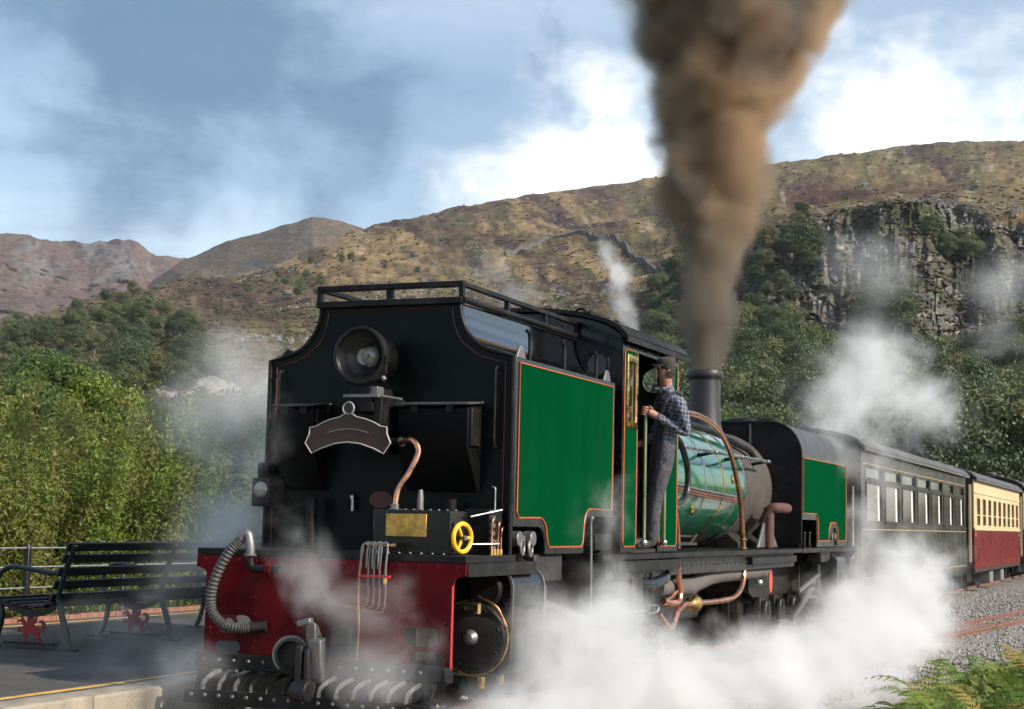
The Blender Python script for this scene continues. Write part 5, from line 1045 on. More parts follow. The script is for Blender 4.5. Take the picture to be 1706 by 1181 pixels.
# --- boiler frame
P(MB().box(-1.09, 1.09, 1.9, 9.45, 1.135, 1.185), 'running_board', M_sat, bevel=.005)
for s in (-1, 1):
    fr = P(MB().box(*sorted((s*.94, s*.99)), 2.25, 9.35, .96, 1.13), 'side_girder', M_grim, bevel=.005)
    P(MB().box(*sorted((s*.985, s*1.06)), 2.4, 4.2, 1.03, 1.125), 'side_angle', M_sat, bevel=.004); P(MB().box(*sorted((s*.985, s*1.06)), 7.0, 9.2, 1.02, 1.10), 'side_angle', M_sat, bevel=.004)
    rivets([((s*.992, y, 1.05), (s, 0, 0), .014) for y in np.linspace(4.3, 9.2, 30)], M_grim, fr)
    P(MB().tube([(s*.84, 4.1, .84), (s*.84, 5.2, .82), (s*.84, 5.9, .90), (s*.84, 6.4, .92), (s*.84, 8.35, .92)], .095, 16), 'exhaust_pipe', mat('lagged_pipe_grey', (.10, .088, .080), .8, var=.25, vscale=5))
P(MB().box(-.66, .66, 4.2, 6.2, .45, 1.13), 'ashpan', M_grim, bevel=.02); P(MB().box(-.45, .45, 1.6, 10.4, .80, 1.12), 'main_frame', M_grim)
for y in (6.6, 7.6): P(MB().cyl((-.60, y-.3, .62), (-.60, y+.5, .62), .17, n=20), 'air_reservoir', M_grim)
P(MB().tube(catmull([(.88, 3.2, .95), (.95, 3.3, .90), (.99, 3.6, .90), (.98, 3.95, .95), (.9, 4.1, 1.0)], 6), .06, 12), 'suction_hose', M_blk)
P(MB().box(.86, 1.0, 2.95, 3.25, .68, .98), 'injector_body', M_grim, bevel=.01); P(MB().tube(catmull([(1.0, 2.95, .66), (1.03, 3.2, .66), (1.03, 3.35, .63), (1.03, 3.6, .64), (1.02, 3.62, .69), (1.0, 3.4, .70)], 5), .010, 7), 'step_wire', M_st)
for x_, y_ in ((.99, 3.1), (1.0, 3.5), (.99, 3.35)): P(MB().tube([(x_, y_, 1.0), (x_, y_+.02, .6), (x_, y_+.04, .32)], .014, 7), 'drain_rod', M_grim)
P(MB().prism([(3.3, .36), (3.75, .36), (3.62, .22), (3.4, .20)], 'x', .84, 1.02), 'sand_scoop', M_grim, bevel=.02); P(MB().box(.84, 1.02, 3.26, 3.78, .36, .375), 'step_plate', M_gst)
rd = P(MB().lathe([(0, 0), (.075, 0), (.08, .012), (0, .012)], (1.0, 8.05, .80), (1, 0, 0), 24), 'red_tag', mat('red_disc', (.55, .05, .035), .5, var=.1)); rd.data.transform(Matrix.Translation((0, 8.05, .80)) @ Matrix.Diagonal((1, 1, 1.7, 1)) @ Matrix.Translation((0, -8.05, -.80)))
P(MB().sphere((.98, 7.6, .80), .05, 12), 'drain_valve', M_st)
# --- front tank
ft = [(1.05, 1.22), (1.05, 2.40)] + arc2(.63, 2.40, .42, 0, 90, 10)[1:]; ft = ft+[(-x, z) for x, z in reversed(ft)]
tf = P(MB().prism([(x, z) for x, z in ft], 'y', 9.50, 9.53), 'front_tank_end', M_sat, bevel=.004, label='black end of the front water tank with rounded top')
P(MB().tube([(x, 9.495, z) for x, z in ft], .014, 7), 'edge_bead', M_sat, tf); P(MB().box(.36, .38, 9.485, 9.505, 1.3, 2.8), 'seam_strip', M_gst, tf)
for x in (.42, .52): P(MB().torus((x+.1, 9.6, 2.84), (0, 1, 0), .03, .01, 12), 'lifting_ring', M_sat, tf)
P(MB().lathe([(.22, -.05), (.22, .08), (.18, .11), (0, .12)], (0, 10.4, 2.82), (0, 0, 1), 24), 'tank_filler', M_sat)
tb = P(MB().prism([(x*.998, z) for x, z in ft if z > 1.55]+[(-1.048, 1.56), (1.048, 1.56)][::1], 'y', 9.53, 12.45), 'front_tank', mat('grey_black_tank_top', (.045, .045, .046), .45, var=.25, vscale=3, dirt=(.09, .085, .08), dirt_scale=2), smooth=50)
fs = [(9.53, 1.58), (10.36, 1.58), (10.42, 1.54), (10.44, 1.22), (11.25, 1.22), (11.27, 1.40), (11.36, 1.46), (11.64, 1.46), (11.72, 1.40), (11.74, 1.22), (12.45, 1.22), (12.45, 2.42), (9.53, 2.42)]
for s in (-1, 1):
    fsd = P(MB().prism(fs, 'x', *sorted((s*1.02, s*1.049))), 'front_tank_side', M_blk, smooth=0)
    fi = [(9.60, 1.64), (10.40, 1.64), (10.49, 1.56), (10.51, 1.28), (11.18, 1.28), (11.20, 1.44), (11.32, 1.53), (11.68, 1.53), (11.80, 1.44), (11.82, 1.28), (12.38, 1.28), (12.38, 2.36), (9.60, 2.36)]
    P(MB().prism(fi, 'x', *sorted((s*1.047, s*1.053))), 'side_panel', M_grn, fsd, smooth=0); lining(fi, 'x', s*1.054, M_org, fsd, .007)
P(MB().box(-1.03, 1.03, 10.5, 12.4, 1.2, 1.6), 'front_tank_well', M_blk)
P(MB().box(-1.08, 1.08, 9.5, 13.0, 1.13, 1.19), 'front_deck', M_sat); P(MB().plate([(1.09, 1.13), (1.0, 1.0), (1.0, .44), (-1.0, .44), (-1.0, 1.0), (-1.09, 1.13)], [], 'y', 12.95, 12.98), 'buffer_beam', M_red, smooth=0)
for y in (9.62, 9.9, 10.2): P(MB().tube([(1.0, y, 1.19), (1.0, y, 1.36)], .014, 7).sphere((1.0, y, 1.38), .022, 10), 'oil_pot', M_grim)
for y in (11.4, 11.6): P(MB().cyl((1.0, y, 1.34), (1.06, y, 1.34), .05, n=12), 'reach_rod_bearing', M_gst)
# ------------------------------------------------------------------ carriages
M_cdk = mat('dark_umber_green_coach_paint', (.012, .011, .008), .28, var=.25, vscale=1.5, dirt=(.024, .021, .016), dirt_amt=.5, dirt_scale=1.2, coat=.0, spec=.25)
M_gold = mat('coach_gold_line', (.42, .27, .12), .45, var=.2)
M_cream = mat('cream_coach_paint', (.72, .55, .31), .4, var=.12, vscale=2, coat=.3, dirt=(.55, .42, .26), dirt_amt=.5)
M_cred = mat('crimson_coach_paint', (.185, .012, .016), .32, var=.18, vscale=2, coat=.4, dirt=(.12, .012, .014), dirt_amt=.6, dirt_scale=1.5, spec=.2)
M_roof = mat('coach_roof_grey', (.085, .082, .080), .6, var=.25, vscale=2, dirt=(.14, .135, .13), dirt_scale=1.2)
M_cwin = mat('coach_window_glass', (.02, .022, .022), .05, var=.3, vscale=2, spec=.9, coat=1.0)
M_curt = mat('pale_curtain', (.62, .60, .55), .9, var=.12, vscale=5)
M_cbr = mat('coach_brown_end', (.030, .018, .016), .4, var=.2)
def coach(name, label, y0, y1, scheme, nwin, zc, roofz, dx=0.0, rot=0.0):
    C = empty(name, (dx, y0, 0), rot); tag(C, label, 'carriage', None); C.rotation_euler = (0, 0, rot); Lc = y1-y0; x = 1.05
    def Q(mb, nm, m, parent=C, **k): return mb.build(nm, m, parent, **k)
    ev = zc[2]
    up_m, lo_m = (M_cdk, M_cdk) if scheme == 'dark' else (M_cream, M_cred)
    # roof
    rp = [(xx, ev+(roofz-ev)*math.sqrt(max(0, 1-(xx/1.14)**2))) for xx in np.linspace(1.13, -1.13, 21)]; rp = rp+[(xx*.985, z-.04) for xx, z in reversed(rp)]
    rf = Q(MB().prism(rp, 'y', -.12, Lc+.12), 'roof', M_roof)
    for k in range(int(Lc//2.4)): Q(MB().lathe([(.10, 0), (.09, .08), (.13, .09), (.12, .14), (0, .17)], (0, 1.2+2.4*k, roofz-.02), (0, 0, 1), 16), 'ventilator', M_roof, rf)
    Q(MB().bar((1.12, -.1, ev+.0), (1.12, Lc+.1, ev+.0), .03, .05), 'gutter', M_roof, rf)
    pitch = (Lc-.5)/nwin; ww = pitch*.80 if scheme == 'dark' else pitch*.62
    for s in (-1, 1):
        holes = []
        for k in range(nwin):
            a = .25+pitch*(k+.5)-ww/2; b_ = a+ww
            if scheme == 'dark': holes.append([(a, zc[0]), (b_, zc[0]), (b_, zc[1]), (a, zc[1])]); holes.append([(a, zc[1]+.06), (b_, zc[1]+.06), (b_, zc[1]+.21), (a, zc[1]+.21)])
            else: holes.append([(a, zc[0]), (b_, zc[0]), (b_, zc[1]), (a, zc[1])])
        zu = zc[0]-.04
        Q(MB().plate([(0, zu), (Lc, zu), (Lc, ev), (0, ev)], holes, 'x', *sorted((s*(x-.03), s*x))), 'upper_side', up_m, smooth=0)
        Q(MB().box(*sorted((s*(x-.03), s*(x+.004))), 0, Lc, .58, zu-.003), 'lower_side', lo_m, smooth=0)
        if s > 0:
            Q(MB().box(x-.002, x+.022, -.0, Lc, zu-.05, zu+.02), 'waist_rail', up_m, bevel=.004)
            gl = M_gold
            if scheme == 'dark':
                for z in (zu-.07, .70, ev-.06, zc[1]+.27): Q(MB().box(x+.003, x+.0085, .1, Lc-.1, z-.007, z+.007), 'gold_line', gl)
                for yv in (.1, Lc-.1): Q(MB().box(x+.003, x+.008, yv-.006, yv+.006, .70, zu-.07), 'gold_line', gl)
                Q(MB().box(x-.002, x+.014, 0, Lc, .52, .60), 'solebar', M_cdk)
            else:
                for k in range(int(Lc/.33)): Q(MB().box(x+.002, x+.009, .2+.33*k, .208+.33*k, .70, zu-.06), 'matchboard_bead', mat('matchboard_bead_red', (.115, .010, .012), .4))
                Q(MB().box(x-.002, x+.016, 0, Lc, .70, .735), 'bead', M_cred); Q(MB().box(x-.002, x+.012, 0, Lc, .50, .58), 'solebar', M_cbr); Q(MB().box(x-.002, x+.02, 0, Lc, zc[1]+.08, zc[1]+.11), 'cornice', M_cream)
                for yv in (.25, Lc-.3): Q(MB().box(x+.004, x+.01, yv-.05, yv+.05, zu-.19, zu-.10), 'number_plate', M_wht)
            for k in range(nwin):
                a = .25+pitch*(k+.5)-ww/2; b_ = a+ww
                w = Q(MB().plate([(a-.015, zc[0]-.015), (b_+.015, zc[0]-.015), (b_+.015, zc[1]+.015), (a-.015, zc[1]+.015)], [[(a+.03, zc[0]+.03), (b_-.03, zc[0]+.03), (b_-.03, zc[1]-.03), (a+.03, zc[1]-.03)]], 'x', x-.006, x+.010), 'window_frame', up_m, smooth=0)
                Q(MB().box(x-.028, x-.022, a, b_, zc[0], zc[1]+(.21 if scheme == 'dark' else 0)), 'window_pane', M_cwin, w, smooth=0)
                if scheme == 'dark':
                    Q(MB().box(x+.0, x+.014, b_+.02, b_+.05, zc[0], zc[1]+.24), 'pillar', M_cbr, w)
                    cu = MB(); yv = b_-.22
                    cu.add([(x-.02, yv-.02, zc[0]+.02), (x-.0195, yv+.10, zc[0]+.02), (x-.0195, yv+.07, zc[1]-.03), (x-.02, yv-.06, zc[1]-.03)], [(0, 1, 2, 3)])
                    cu.add([(x-.018, yv+.10, zc[0]+.02), (x-.0195, yv+.16, zc[0]+.02), (x-.0195, yv+.11, zc[1]-.03), (x-.018, yv+.07, zc[1]-.03)], [(0, 1, 2, 3)])
                    Q(cu, 'curtain', M_curt, w, smooth=0)
                else: Q(MB().box(x-.02, x+.006, a, b_, zc[0]+.26, zc[0]+.285), 'window_bar', up_m, w)
    for yv in (0, Lc-.03):
        Q(MB().prism([(-1.02, .6), (1.02, .6), (1.02, ev)]+[(xx, ev+(roofz-.06-ev)*math.sqrt(max(0, 1-(xx/1.10)**2))) for xx in np.linspace(1.0, -1.0, 13)]+[(-1.02, ev)], 'y', yv, yv+.03), 'end_wall', M_cbr, smooth=0)
    Q(MB().box(-.98, .98, .02, Lc-.02, .48, .58), 'underframe', M_cbr)
    Q(MB().box(-.9, .9, -.45, -.03, 1.0, 1.06).box(-.9, -.86, -.45, -.03, .62, 1.0).box(.86, .9, -.45, -.03, .62, 1.0), 'end_platform', M_cbr)
    for s in (-1, 1):
        Q(MB().cyl((s*.95, -.12, 1.0), (s*.95, -.12, 2.1), .018, n=8), 'end_handrail', M_st); Q(MB().cyl((s*1.0, Lc+.1, 1.0), (s*1.0, Lc+.1, 2.1), .018, n=8), 'end_handrail', M_st)
        if scheme != 'dark': Q(MB().box(*sorted((s*.98, s*1.03)), -.42, -.36, .75, 2.55), 'end_pillar', M_cream)
    for bc in (1.9, Lc-1.9):
        bg = Q(MB().box(-.46, .46, bc-.75, bc+.75, .34, .44), 'bogie', M_grim, bevel=.02)
        for ay in (-.5, .5):
            for s in (-1, 1): Q(MB().lathe([(.05, -.05), (.2, -.03), (.26, -.04), (.26, .04), (.285, .05), (.285, .07), (.05, .04)], (s*.33, bc+ay, .27), (-s, 0, 0), 24), 'wheel', M_grim, bg); Q(MB().box(*sorted((s*.47, s*.58)), bc+ay-.09, bc+ay+.09, .2, .38), 'axle_box', M_grim, bg)
    for yv in (Lc*.38, Lc*.62): Q(MB().box(.55, .98, yv-.35, yv+.35, .16, .46), 'battery_box', mat('underfloor_box_grey', (.16, .15, .14), .7, var=.25), bevel=.02)
    for yv in (.55, .95): Q(MB().box(.80, 1.02, yv-.14, yv+.14, .20, .26).box(.80, .83, yv-.14, yv+.14, .26, .50), 'step', M_grim)
    return C
coach('dark_carriage', 'dark umber carriage with gold lines and curtained windows behind the engine', 13.55, 26.0, 'dark', 7, (1.56, 2.20, 2.68), 3.0)
coach('cream_and_red_carriage', 'carriage with cream window band over crimson lower panels', 27.55, 38.5, 'red', 9, (1.58, 2.28, 2.68), 3.02)
coach('rear_red_carriage', 'last carriage cut by the right edge with a taller dark roof', 39.7, 50.5, 'red', 9, (1.6, 2.3, 2.74), 3.2, dx=.02)
# ------------------------------------------------------------------ the person on the cab step
def skin_body(name, joints, bones, mats, pick, parent, sub=2, root=0):
    me = bpy.data.meshes.new(name); me.from_pydata([j[:3] for j in joints], bones, []); o = bpy.data.objects.new(name, me); COL.objects.link(o)
    sk = o.modifiers.new('skin', 'SKIN'); sk.use_smooth_shade = True; sk.branch_smoothing = .6
    for i, j in enumerate(joints):
        r = j[3] if isinstance(j[3], tuple) else (j[3], j[3]); me.skin_vertices[0].data[i].radius = r; me.skin_vertices[0].data[i].use_root = (i == root)
    ss = o.modifiers.new('sub', 'SUBSURF'); ss.levels = sub; ss.render_levels = sub
    dg = bpy.context.evaluated_depsgraph_get(); ev = o.evaluated_get(dg); nm = bpy.data.meshes.new_from_object(ev); o.modifiers.clear(); o.data = nm
    nm.materials.clear()
    for m in mats: nm.materials.append(m)
    for p in nm.polygons: p.use_smooth = True; p.material_index = pick(p.center)
    if parent is not None: o.parent = parent
    return o
def shirt_mat():
    m = bpy.data.materials.new('checked_shirt'); m.use_nodes = True; t = m.node_tree; b = t.nodes['Principled BSDF']; N = lambda k: t.nodes.new(k)
    tc = N('ShaderNodeTexCoord'); sp = N('ShaderNodeSeparateXYZ'); ns = N('ShaderNodeTexNoise'); ns.inputs['Scale'].default_value = 9; ns.inputs['Detail'].default_value = 2
    t.links.new(tc.outputs['Object'], ns.inputs['Vector'])
    mv = N('ShaderNodeVectorMath'); mv.operation = 'MULTIPLY_ADD'; mv.inputs[1].default_value = (.03, .03, .03); t.links.new(ns.outputs['Color'], mv.inputs[0]); t.links.new(tc.outputs['Object'], mv.inputs[2]); t.links.new(mv.outputs[0], sp.inputs[0])
    def stripe(sock, per, th):
        a = N('ShaderNodeMath'); a.operation = 'MULTIPLY'; a.inputs[1].default_value = 1/per; t.links.new(sock, a.inputs[0])
        f = N('ShaderNodeMath'); f.operation = 'FRACT'; t.links.new(a.outputs[0], f.inputs[0])
        l = N('ShaderNodeMath'); l.operation = 'LESS_THAN'; l.inputs[1].default_value = th; t.links.new(f.outputs[0], l.inputs[0]); return l.outputs[0]
    mx = N('ShaderNodeMath'); mx.operation = 'MAXIMUM'; t.links.new(stripe(sp.outputs['Y'], .040, .16), mx.inputs[0]); t.links.new(stripe(sp.outputs['Z'], .038, .16), mx.inputs[1])
    ad = N('ShaderNodeMath'); ad.operation = 'ADD'; t.links.new(stripe(sp.outputs['Y'], .080, .45), ad.inputs[0]); t.links.new(stripe(sp.outputs['Z'], .076, .45), ad.inputs[1])
    c1 = N('ShaderNodeMix'); c1.data_type = 'RGBA'; c1.inputs['A'].default_value = (.105, .115, .16, 1); c1.inputs['B'].default_value = (.035, .040, .068, 1); h = N('ShaderNodeMath'); h.operation = 'MULTIPLY'; h.inputs[1].default_value = .5; t.links.new(ad.outputs[0], h.inputs[0]); t.links.new(h.outputs[0], c1.inputs['Factor'])
    c2 = N('ShaderNodeMix'); c2.data_type = 'RGBA'; t.links.new(mx.outputs[0], c2.inputs['Factor']); t.links.new(c1.outputs['Result'], c2.inputs['A']); c2.inputs['B'].default_value = (.26, .265, .31, 1)
    t.links.new(c2.outputs['Result'], b.inputs['Base Color']); b.inputs['Roughness'].default_value = .9
    bp = N('ShaderNodeBump'); bp.inputs['Distance'].default_value = .02; n2 = N('ShaderNodeTexNoise'); n2.inputs['Scale'].default_value = 14; n2.inputs['Distortion'].default_value = 1.2; t.links.new(tc.outputs['Object'], n2.inputs['Vector']); t.links.new(n2.outputs['Fac'], bp.inputs['Height']); t.links.new(bp.outputs[0], b.inputs['Normal'])
    return m
M_skin = mat('skin', (.36, .18, .125), .55, var=.08, vscale=12); M_tro = mat('grey_overall_cloth', (.066, .062, .074), .9, var=.35, vscale=7, bump=.05, bscale=9, dirt=(.030, .027, .028), dirt_scale=4, dirt_amt=.7); M_bib = mat('dark_bib_cloth', (.040, .042, .052), .9, var=.25, vscale=9, bump=.01, bscale=16)
M_boot = mat('scuffed_boot', (.045, .042, .040), .6, var=.3, vscale=12); M_cap = mat('dark_tweed_cap', (.050, .042, .038), .95, var=.35, vscale=30, bump=.004, bscale=90); M_hair = mat('dark_hair', (.025, .020, .017), .7, var=.2, vscale=20); M_sh = shirt_mat()
px_, py_, pz_ = 1.0, 3.155, 1.225
man = tag(empty('person', (px_, py_, pz_)), 'person in flat cap and checked shirt standing on the cab step holding the handrail', 'person')
man.scale = (.90, .92, 1.0); man.rotation_mode = 'QUATERNION'; man.rotation_quaternion = (Matrix.Rotation(R_(11), 3, 'Y') @ Matrix.Rotation(R_(-45), 3, 'Z')).to_quaternion()
# he faces -Y (towards the bunker); +X is his left, away from the cab
J = [(0, .03, .93, (.150, .115)), (0, .03, 1.08, (.150, .115)), (0, .02, 1.26, (.170, .120)), (.0, -.005, 1.40, (.150, .100)), (.0, -.05, 1.475, (.062, .062)), (.005, -.085, 1.55, (.060, .062)), (.005, -.115, 1.63, (.078, .092)), (.005, -.12, 1.71, (.068, .082)),
     (.17, .01, 1.40, (.078, .078)), (.215, .07, 1.26, (.066, .066)), (.20, .165, 1.12, (.058, .058)), (.165, .02, 1.16, (.052, .052)), (.10, -.13, 1.215, (.040, .040)), (.07, -.215, 1.24, (.032, .036)),
     (-.17, .01, 1.40, (.078, .078)), (-.22, .05, 1.22, (.062, .062)), (-.20, -.02, 1.0, (.048, .048)), (-.16, -.16, .94, (.040, .04)),
     (.095, .04, .86, (.108, .115)), (.10, .0, .50, (.080, .085)), (.10, .04, .14, (.066, .07)), (.10, .05, .07, (.055, .06)), (.10, -.09, .045, (.050, .042)), (.10, -.17, .04, (.042, .034)),
     (-.095, .04, .86, (.108, .115)), (-.10, .07, .50, (.080, .085)), (-.09, .16, .14, (.066, .07)), (-.09, .17, .07, (.055, .06)), (-.09, .03, .045, (.050, .042)), (-.09, -.05, .04, (.042, .034))]
Bn = [(0,1),(1,2),(2,3),(3,4),(4,5),(5,6),(6,7),(3,8),(8,9),(9,10),(10,11),(11,12),(12,13),(3,14),(14,15),(15,16),(16,17),(0,18),(18,19),(19,20),(20,21),(21,22),(22,23),(0,24),(24,25),(25,26),(26,27),(27,28),(28,29)]
def pick(c):
    if c.z > 1.505: return 0
    if c.y < -.155 and c.z > 1.1: return 0
    if c.z < .115: return 4
    if c.z > 1.0 or (c.z > .88 and abs(c.x) > .17):
        if c.z < 1.34 and c.y < -.035 and abs(c.x) < .125: return 3
        return 1
    return 2
body = skin_body('body', J, Bn, [M_skin, M_sh, M_tro, M_bib, M_boot], pick, man, 2)
# face, hair and cap
hd = Vector((.005, -.125, 1.645))
P(MB().lathe([(.012, 0), (.016, .03), (.010, .055), (0, .058)], hd+Vector((.0, -.088, -.035)), (0, -.45, 1), 10), 'nose', M_skin, man)
for s in (-1, 1):
    P(MB().sphere(hd+Vector((s*.032, -.080, .022)), .011, 10), 'eye', mat('eye_white', (.55, .52, .5), .3, var=.05), man); P(MB().lathe([(0, -.006), (.016, -.005), (.022, .004), (.016, .012)], hd+Vector((s*.080, .012, -.005)), (s, .25, 0), 12), 'ear', M_skin, man)
P(MB().tube(catmull([hd+Vector((-.024, -.083, -.06)), hd+Vector((0, -.091, -.058)), hd+Vector((.024, -.083, -.06))], 4), .006, 6), 'mouth', mat('lips', (.30, .12, .10), .5), man)
hr = MB(); hrs = [(.080, -.055), (.090, -.02), (.093, .02), (.088, .055)]
for r_, h_ in hrs: hr.v += [tuple(hd+Vector((r_*.93*math.sin(a), .012+r_*1.08*math.cos(a), h_))) for a in np.linspace(-1.75, 1.75, 17)]
hr.f = [(i*17+k, i*17+k+1, (i+1)*17+k+1, (i+1)*17+k) for i in range(3) for k in range(16)]; P(hr, 'hair', M_hair, man)
cpz = hd+Vector((0, -.0, .075)); cap = MB().lathe([(.088, -.040), (.094, -.02), (.100, .008), (.097, .028), (.08, .046), (.04, .054), (0, .056)], cpz, (0, -.30, 1), 28)
P(cap, 'cap', M_cap, man, label='dark flat cap'); o = man.children[-1]
vis = [(-.075, -.055), (-.062, -.105), (-.032, -.135), (0, -.142), (.032, -.135), (.062, -.105), (.075, -.055), (.04, -.075), (-.04, -.075)]
m_ = MB(); k = len(vis); m_.v = [tuple(cpz+Vector((a, b_, -.030+.30*(b_+.05)))) for a, b_ in vis]+[tuple(cpz+Vector((a, b_, -.018+.30*(b_+.05)))) for a, b_ in vis]; m_.f = [tuple(range(k)), tuple(range(2*k-1, k-1, -1))]+[(i, (i+1) % k, k+(i+1) % k, k+i) for i in range(k)]; P(m_, 'cap_peak', M_cap, man)
P(MB().tube([hd+Vector((-.062, .0, -.165)), hd+Vector((0, -.055, -.185)), hd+Vector((.062, .0, -.165)), hd+Vector((.05, .085, -.13)), hd+Vector((-.05, .085, -.13))], .016, 8, closed=True), 'collar', M_sh, man)
for s in (-1, 1): P(MB().tube(catmull([(s*.10, -.105, 1.26), (s*.115, -.085, 1.40), (s*.105, -.0, 1.475), (s*.075, .10, 1.42), (s*.05, .145, 1.2)], 6), .017, 6), 'brace', M_bib, man)
# left hand closed round the handrail: palm and five fingers (rail stands at local x .035, y -.255)
hx, hy, hz = .072, -.232, 1.242
M_h = [M_skin]
def chain(pts, r, nm='finger'):
    P(MB().tube(catmull(pts, 5), [r[0]+(r[1]-r[0])*i/((len(pts)-1)*5) for i in range((len(pts)-1)*5+1)], 8).sphere(pts[-1], r[1]*1.0, 8), nm, M_skin, man)
P(MB().tube([(.098, -.165, 1.222), (.086, -.20, 1.235), (.076, -.245, 1.245)], [.030, .038, .030], 12), 'palm', M_skin, man)
for k in range(4):
    z = hz+.034-.022*k; l = (.92, 1.0, .95, .8)[k]
    chain([(.078, -.250, z), (.066, -.288*1.0, z+.004), (.034, -.300, z+.002), (.006, -.278, z-.002), (.004, -.252, z-.004)][:5 if k < 3 else 4], (.0105*l, .0085*l))
chain([(.074, -.205, 1.275), (.050, -.222, 1.292), (.022, -.232, 1.290), (.006, -.250, 1.282)], (.0115, .009), 'thumb')
P(MB().tube([(.094, -.155, 1.222), (.098, -.145, 1.220)], [.041, .041], 12), 'cuff', M_sh, man)
# right hand on the cab side, relaxed
P(MB().tube([(-.16, -.15, .945), (-.15, -.20, .93), (-.145, -.235, .915)], [.026, .034, .026], 10), 'palm', M_skin, man)
for k in range(4): chain([(-.165+.018*k, -.235, .915), (-.165+.018*k, -.268, .895), (-.165+.018*k, -.272, .865)], (.0095, .0075))
chain([(-.115, -.19, .935), (-.10, -.225, .915), (-.102, -.25, .895)], (.011, .009), 'thumb')
# ------------------------------------------------------------------ smoke and steam
def vol_mat(name, field, dens, color, nscale, warp, contrast, lo, hi, detail=4.0, rough=.55, aniso=0.0, stretch=(1, 1, 1), absorb=(0, 0, 0), step=1.0, seed=0.0, wscale=.5, pw=1.6, gk=2.4, color_lo=None, billow=0.0, bscale=1.5, bdetail=1.0):
    m = bpy.data.materials.new(name); m.use_nodes = True; t = m.node_tree; t.nodes.clear(); N = lambda k: t.nodes.new(k)
    out = N('ShaderNodeOutputMaterial'); pv = N('ShaderNodeVolumePrincipled'); t.links.new(pv.outputs[0], out.inputs['Volume'])
    pv.inputs['Color'].default_value = (*color, 1); pv.inputs['Anisotropy'].default_value = aniso; pv.inputs['Absorption Color'].default_value = (*absorb, 1); pv.inputs['Density Attribute'].default_value = ''
    def mt(op, a, b=None, c=None, clamp=False):
        n = N('ShaderNodeMath'); n.operation = op; n.use_clamp = clamp
        for i, v in enumerate((a, b, c)):
            if v is None: continue
            if isinstance(v, (int, float)): n.inputs[i].default_value = v
            else: t.links.new(v, n.inputs[i])
        return n.outputs[0]
    def vm(op, a, b=None, c=None):
        n = N('ShaderNodeVectorMath'); n.operation = op
        for i, v in enumerate((a, b, c)):
            if v is None: continue
            if isinstance(v, (tuple, list, Vector)): n.inputs[i].default_value = v
            else: t.links.new(v, n.inputs[i])
        return n.outputs['Value'] if op in ('LENGTH', 'DISTANCE', 'DOT_PRODUCT') else n.outputs[0]
    tc = N('ShaderNodeTexCoord'); p = tc.outputs['Object']
    wn_ = N('ShaderNodeTexNoise'); wn_.inputs['Scale'].default_value = nscale*wscale; wn_.inputs['Detail'].default_value = 1.0; t.links.new(vm('ADD', p, (seed, seed*.37, -seed)), wn_.inputs['Vector'])
    w = vm('MULTIPLY_ADD', vm('SUBTRACT', wn_.outputs['Color'], (.5, .5, .5)), (warp,)*3, p)
    fall = field(w, mt, vm, N, t)
    ns = N('ShaderNodeTexNoise'); ns.inputs['Scale'].default_value = nscale; ns.inputs['Detail'].default_value = detail; ns.inputs['Roughness'].default_value = rough
    w2 = vm('MULTIPLY', vm('ADD', w, (seed*1.3, -seed, seed)), stretch); t.links.new(w2, ns.inputs['Vector'])
    v = mt('MULTIPLY_ADD', mt('SUBTRACT', ns.outputs['Fac'], .5), contrast, fall)
    if billow:        # rounded puffs with creases between them
        vo = N('ShaderNodeTexVoronoi'); vo.feature = 'F1'; vo.inputs['Scale'].default_value = bscale; vo.inputs['Detail'].default_value = bdetail; vo.inputs['Roughness'].default_value = .55; vo.normalize = True
        t.links.new(w2, vo.inputs['Vector']); v = mt('MULTIPLY_ADD', mt('SUBTRACT', .34, vo.outputs['Distance']), billow, v)
    mr = N('ShaderNodeMapRange'); mr.interpolation_type = 'SMOOTHSTEP'; mr.inputs['From Min'].default_value = lo; mr.inputs['From Max'].default_value = hi; t.links.new(v, mr.inputs['Value'])
    gate = mt('MULTIPLY', mt('POWER', mr.outputs[0], pw), mt('MULTIPLY', fall, gk, clamp=True))
    t.links.new(mt('MULTIPLY', gate, dens), pv.inputs['Density'])
    if color_lo:      # greyer and darker near the chimney: weaker light there is put into the colour
        sp = N('ShaderNodeSeparateXYZ'); t.links.new(p, sp.inputs[0]); cr = N('ShaderNodeMapRange'); cr.inputs['From Min'].default_value = 4.2; cr.inputs['From Max'].default_value = 6.3; t.links.new(sp.outputs['Z'], cr.inputs['Value'])
        cm_ = N('ShaderNodeMix'); cm_.data_type = 'RGBA'; t.links.new(cr.outputs[0], cm_.inputs['Factor']); cm_.inputs['A'].default_value = (*color_lo, 1); cm_.inputs['B'].default_value = (*color, 1)
        cn = N('ShaderNodeTexNoise'); cn.inputs['Scale'].default_value = .75; cn.inputs['Detail'].default_value = 2; t.links.new(w2, cn.inputs['Vector']); cq = N('ShaderNodeMapRange'); cq.inputs['From Min'].default_value = .42; cq.inputs['From Max'].default_value = .62; t.links.new(cn.outputs['Fac'], cq.inputs['Value'])
        cm2 = N('ShaderNodeMix'); cm2.data_type = 'RGBA'; t.links.new(cq.outputs[0], cm2.inputs['Factor']); t.links.new(cm_.outputs['Result'], cm2.inputs['A']); cm2.inputs['B'].default_value = (.27, .245, .225, 1); t.links.new(cm2.outputs['Result'], pv.inputs['Color'])
    m.cycles.volume_step_rate = step
    try: m.cycles.volume_sampling = 'MULTIPLE_IMPORTANCE'
    except Exception: pass
    return m
